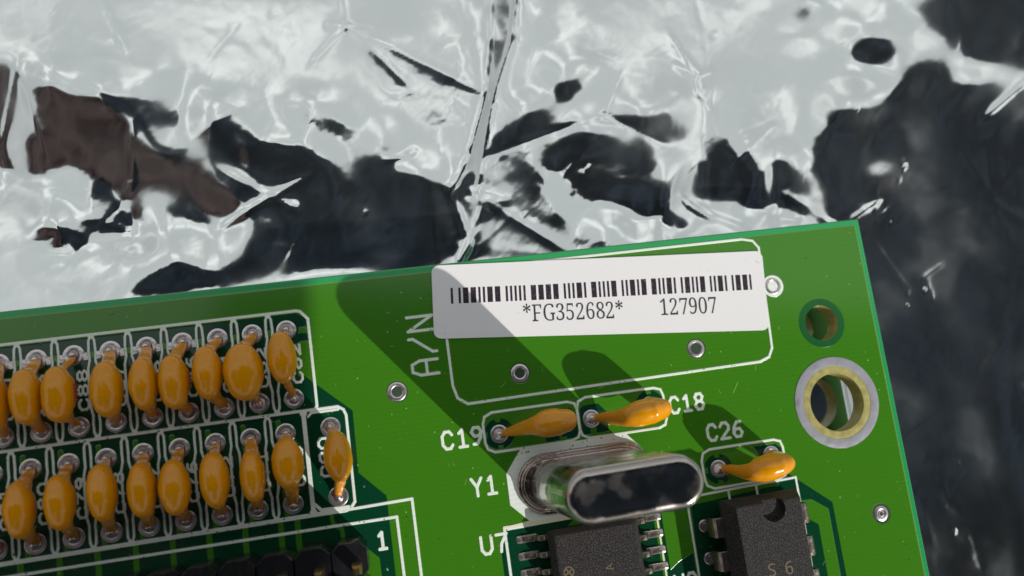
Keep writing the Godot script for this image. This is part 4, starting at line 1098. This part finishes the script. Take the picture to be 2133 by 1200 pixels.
func _ready() -> void:
	rng.seed = 20
	var cam := Camera3D.new()
	cam.name = "camera"
	cam.fov = 37.85
	cam.near = 0.005
	cam.far = 50.0
	var lens := CameraAttributesPhysical.new()
	lens.frustum_focal_length = 35.0
	lens.frustum_focus_distance = 0.0655
	lens.frustum_near = 0.005
	lens.frustum_far = 50.0
	lens.exposure_aperture = 42.0
	cam.attributes = lens
	add_child(cam)
	cam.transform = Transform3D(Basis(EYE_X, EYE_Y, EYE_Z).orthonormalized(), EYE * MM)
	var sky_m := ProceduralSkyMaterial.new()
	sky_m.sky_top_color = lin(0.56, 0.60, 0.60)
	sky_m.sky_horizon_color = lin(0.26, 0.27, 0.28)
	sky_m.sky_curve = 0.46
	sky_m.sky_cover = noise_tex(0.014, 31, 512, FastNoiseLite.TYPE_SIMPLEX_SMOOTH, 3, ramp([[0.2, Color(0, 0, 0, 0)], [0.8, Color(0.66, 0.66, 0.65, 1)]]))
	sky_m.ground_bottom_color = lin(0.12, 0.11, 0.10)
	sky_m.ground_horizon_color = lin(0.3, 0.29, 0.28)
	sky_m.sky_energy_multiplier = 1.0
	var sky := Sky.new()
	sky.sky_material = sky_m
	var env := Environment.new()
	env.background_mode = Environment.BG_SKY
	env.sky = sky
	env.tonemap_mode = Environment.TONE_MAPPER_LINEAR
	env.tonemap_exposure = 1.17
	env.sdfgi_enabled = true
	env.ssao_enabled = true
	env.ssil_enabled = true
	var we := WorldEnvironment.new()
	we.name = "world"
	we.environment = env
	add_child(we)
	var sun := DirectionalLight3D.new()
	sun.name = "sun"
	sun.light_color = Color(1.0, 0.985, 0.955)
	sun.light_energy = 1.08
	sun.light_angular_distance = 0.5
	sun.shadow_enabled = true
	add_child(sun)
	sun.look_at_from_position(SUN, Vector3.ZERO, Vector3.UP)

	materials()
	paint_board()
	bag()
	board = thing("circuit_board", "green printed circuit board with orange capacitors and a barcode sticker", "circuit board")
	board_substrate()
	# mounting holes
	part("clearance_ring", lathe([[2.1, 0.0], [2.08, 0.012], [HOLE_R + 0.02, 0.012], [HOLE_R, 0.0]], 48, true, false), M.green_rim, board, Vector3(HOLE.x, 0, HOLE.y), "dark green bare ring round the smaller mounting hole")
	part("tinned_ring", lathe([[3.82, 0.0], [3.80, 0.05], [3.07, 0.05], [3.05, 0.0]], 64, true, false), M.tin_flat, board, Vector3(MOUNT.x, 0, MOUNT.y), "dull grey tinned ring round the larger mounting hole")
	part("bare_collar", lathe([[3.05, 0.0], [3.04, 0.03], [MOUNT_R + 0.03, 0.03], [MOUNT_R, 0.005]], 64, true, false), M.laminate, board, Vector3(MOUNT.x, 0, MOUNT.y), "bare yellow collar inside the grey tinned ring")
	via(40.3, 1.13, 0.72, 0.40, false, "open via in a white ring beside the barcode sticker")
	via(32.54, 5.52, 0.72, 0.42, false, "open via below the middle of the barcode sticker, above C18")
	via(17.58, 5.59, 0.72, 0.36, false, "via in the shadow below the sticker, above C19")
	via(7.8, 5.76, 0.74, 0.36, false, "via left of the letters A/N")
	via(46.15, 21.09, 0.62, 0.34, true, "solder-filled via near the right edge of the board")
	# the two rows of capacitors: body centre x, z, thickness, length
	var upper := [[-0.24, 2.31, 2.05, 3.5], [-3.03, 2.95, 2.75, 3.8], [-5.51, 2.72, 2.05, 3.5], [-7.83, 3.05, 2.1, 3.5], [-9.86, 2.92, 1.9, 3.3], [-12.32, 2.97, 2.15, 3.6], [-15.48, 2.91, 2.15, 3.6], [-17.57, 2.8, 2.05, 3.5], [-19.68, 2.91, 2.0, 3.5], [-22.6, 2.9, 2.0, 3.5]]
	var lower := [[-0.59, 9.92, 2.2, 3.3], [-3.06, 10.42, 1.75, 3.2], [-5.66, 10.3, 2.0, 3.6], [-8.34, 10.39, 2.1, 3.5], [-10.49, 10.26, 1.9, 3.4], [-13.1, 10.05, 1.9, 3.6], [-15.82, 10.28, 1.95, 3.4], [-18.36, 10.36, 1.9, 3.5], [-20.72, 10.41, 1.85, 3.4]]
	var nth := ["first", "second", "third", "fourth", "fifth", "sixth", "seventh", "eighth", "ninth", "tenth"]
	for i in upper.size():
		var q: Array = upper[i]
		var x := -2.54 * i
		pad(x, -0.02, i >= 3)
		pad(x + 0.05, 5.25)
		capacitor(Vector2(x, -0.02), Vector2(x + 0.05, 5.25), Vector3(q[0], 2.85, q[1]), q[2] * 1.07, q[3], 2.9, 0.34 if i == 0 or i == 6 else 0.53, 0.34 if i in [0, 6, 1] else 0.52,
			"orange capacitor, %s from the right end of the row nearer the board's edge" % nth[i], 5 if i in [3, 6] else 0)
	for i in lower.size():
		var q: Array = lower[i]
		var x := -0.82 - 2.54 * i
		pad(x, 7.75)
		pad(x + 0.05, 13.0)
		capacitor(Vector2(x, 7.75), Vector2(x + 0.05, 13.0), Vector3(q[0], 2.85, q[1]), q[2] * 1.07, q[3], 2.9, 0.50 + 0.04 * sin(i * 2.1), 0.52 + 0.03 * cos(i * 1.7),
			"orange capacitor, %s from the C20 capacitor in the row beside the header" % nth[i], 0)
	pad(2.52, 7.75)
	pad(2.55, 12.95)
	capacitor(Vector2(2.52, 7.75), Vector2(2.55, 12.95), Vector3(2.96, 2.85, 9.95), 2.12, 3.35, 2.9, 0.42, 0.44, "orange capacitor at the right end of the lower row, beside C20, one leg in sunlight")
	for q in [[15.28, 10.09], [20.04, 9.94], [22.82, 9.95], [27.83, 9.56], [32.71, 15.41], [37.45, 14.95]]:
		pad(q[0], q[1], false, 0.4, 0.72)
	capacitor(Vector2(15.28, 10.09), Vector2(20.04, 9.94), Vector3(19.0, 2.85, 9.75), 2.2, 3.3, 2.9, 0.62, 0.45, "orange capacitor C19 in the crystal's shadow")
	capacitor(Vector2(22.82, 9.95), Vector2(27.83, 9.56), Vector3(26.4, 2.85, 10.0), 2.15, 3.8, 2.9, 0.66, 0.45, "orange capacitor C18, sunlit, between the sticker and the crystal")
	capacitor(Vector2(32.71, 15.41), Vector2(37.45, 14.95), Vector3(35.7, 2.85, 15.6), 2.15, 3.8, 2.9, 0.58, 0.45, "orange capacitor C26, sunlit, above the notched chip")
	crystal(Vector3(21.64, 0, 14.4))
	soic(Vector3(21.35, 0, 17.85))
	dip(Vector3(34.72, 0, 17.62))
	header(Vector3(3.05, 0, 17.2))
	label_sticker()
	phone()
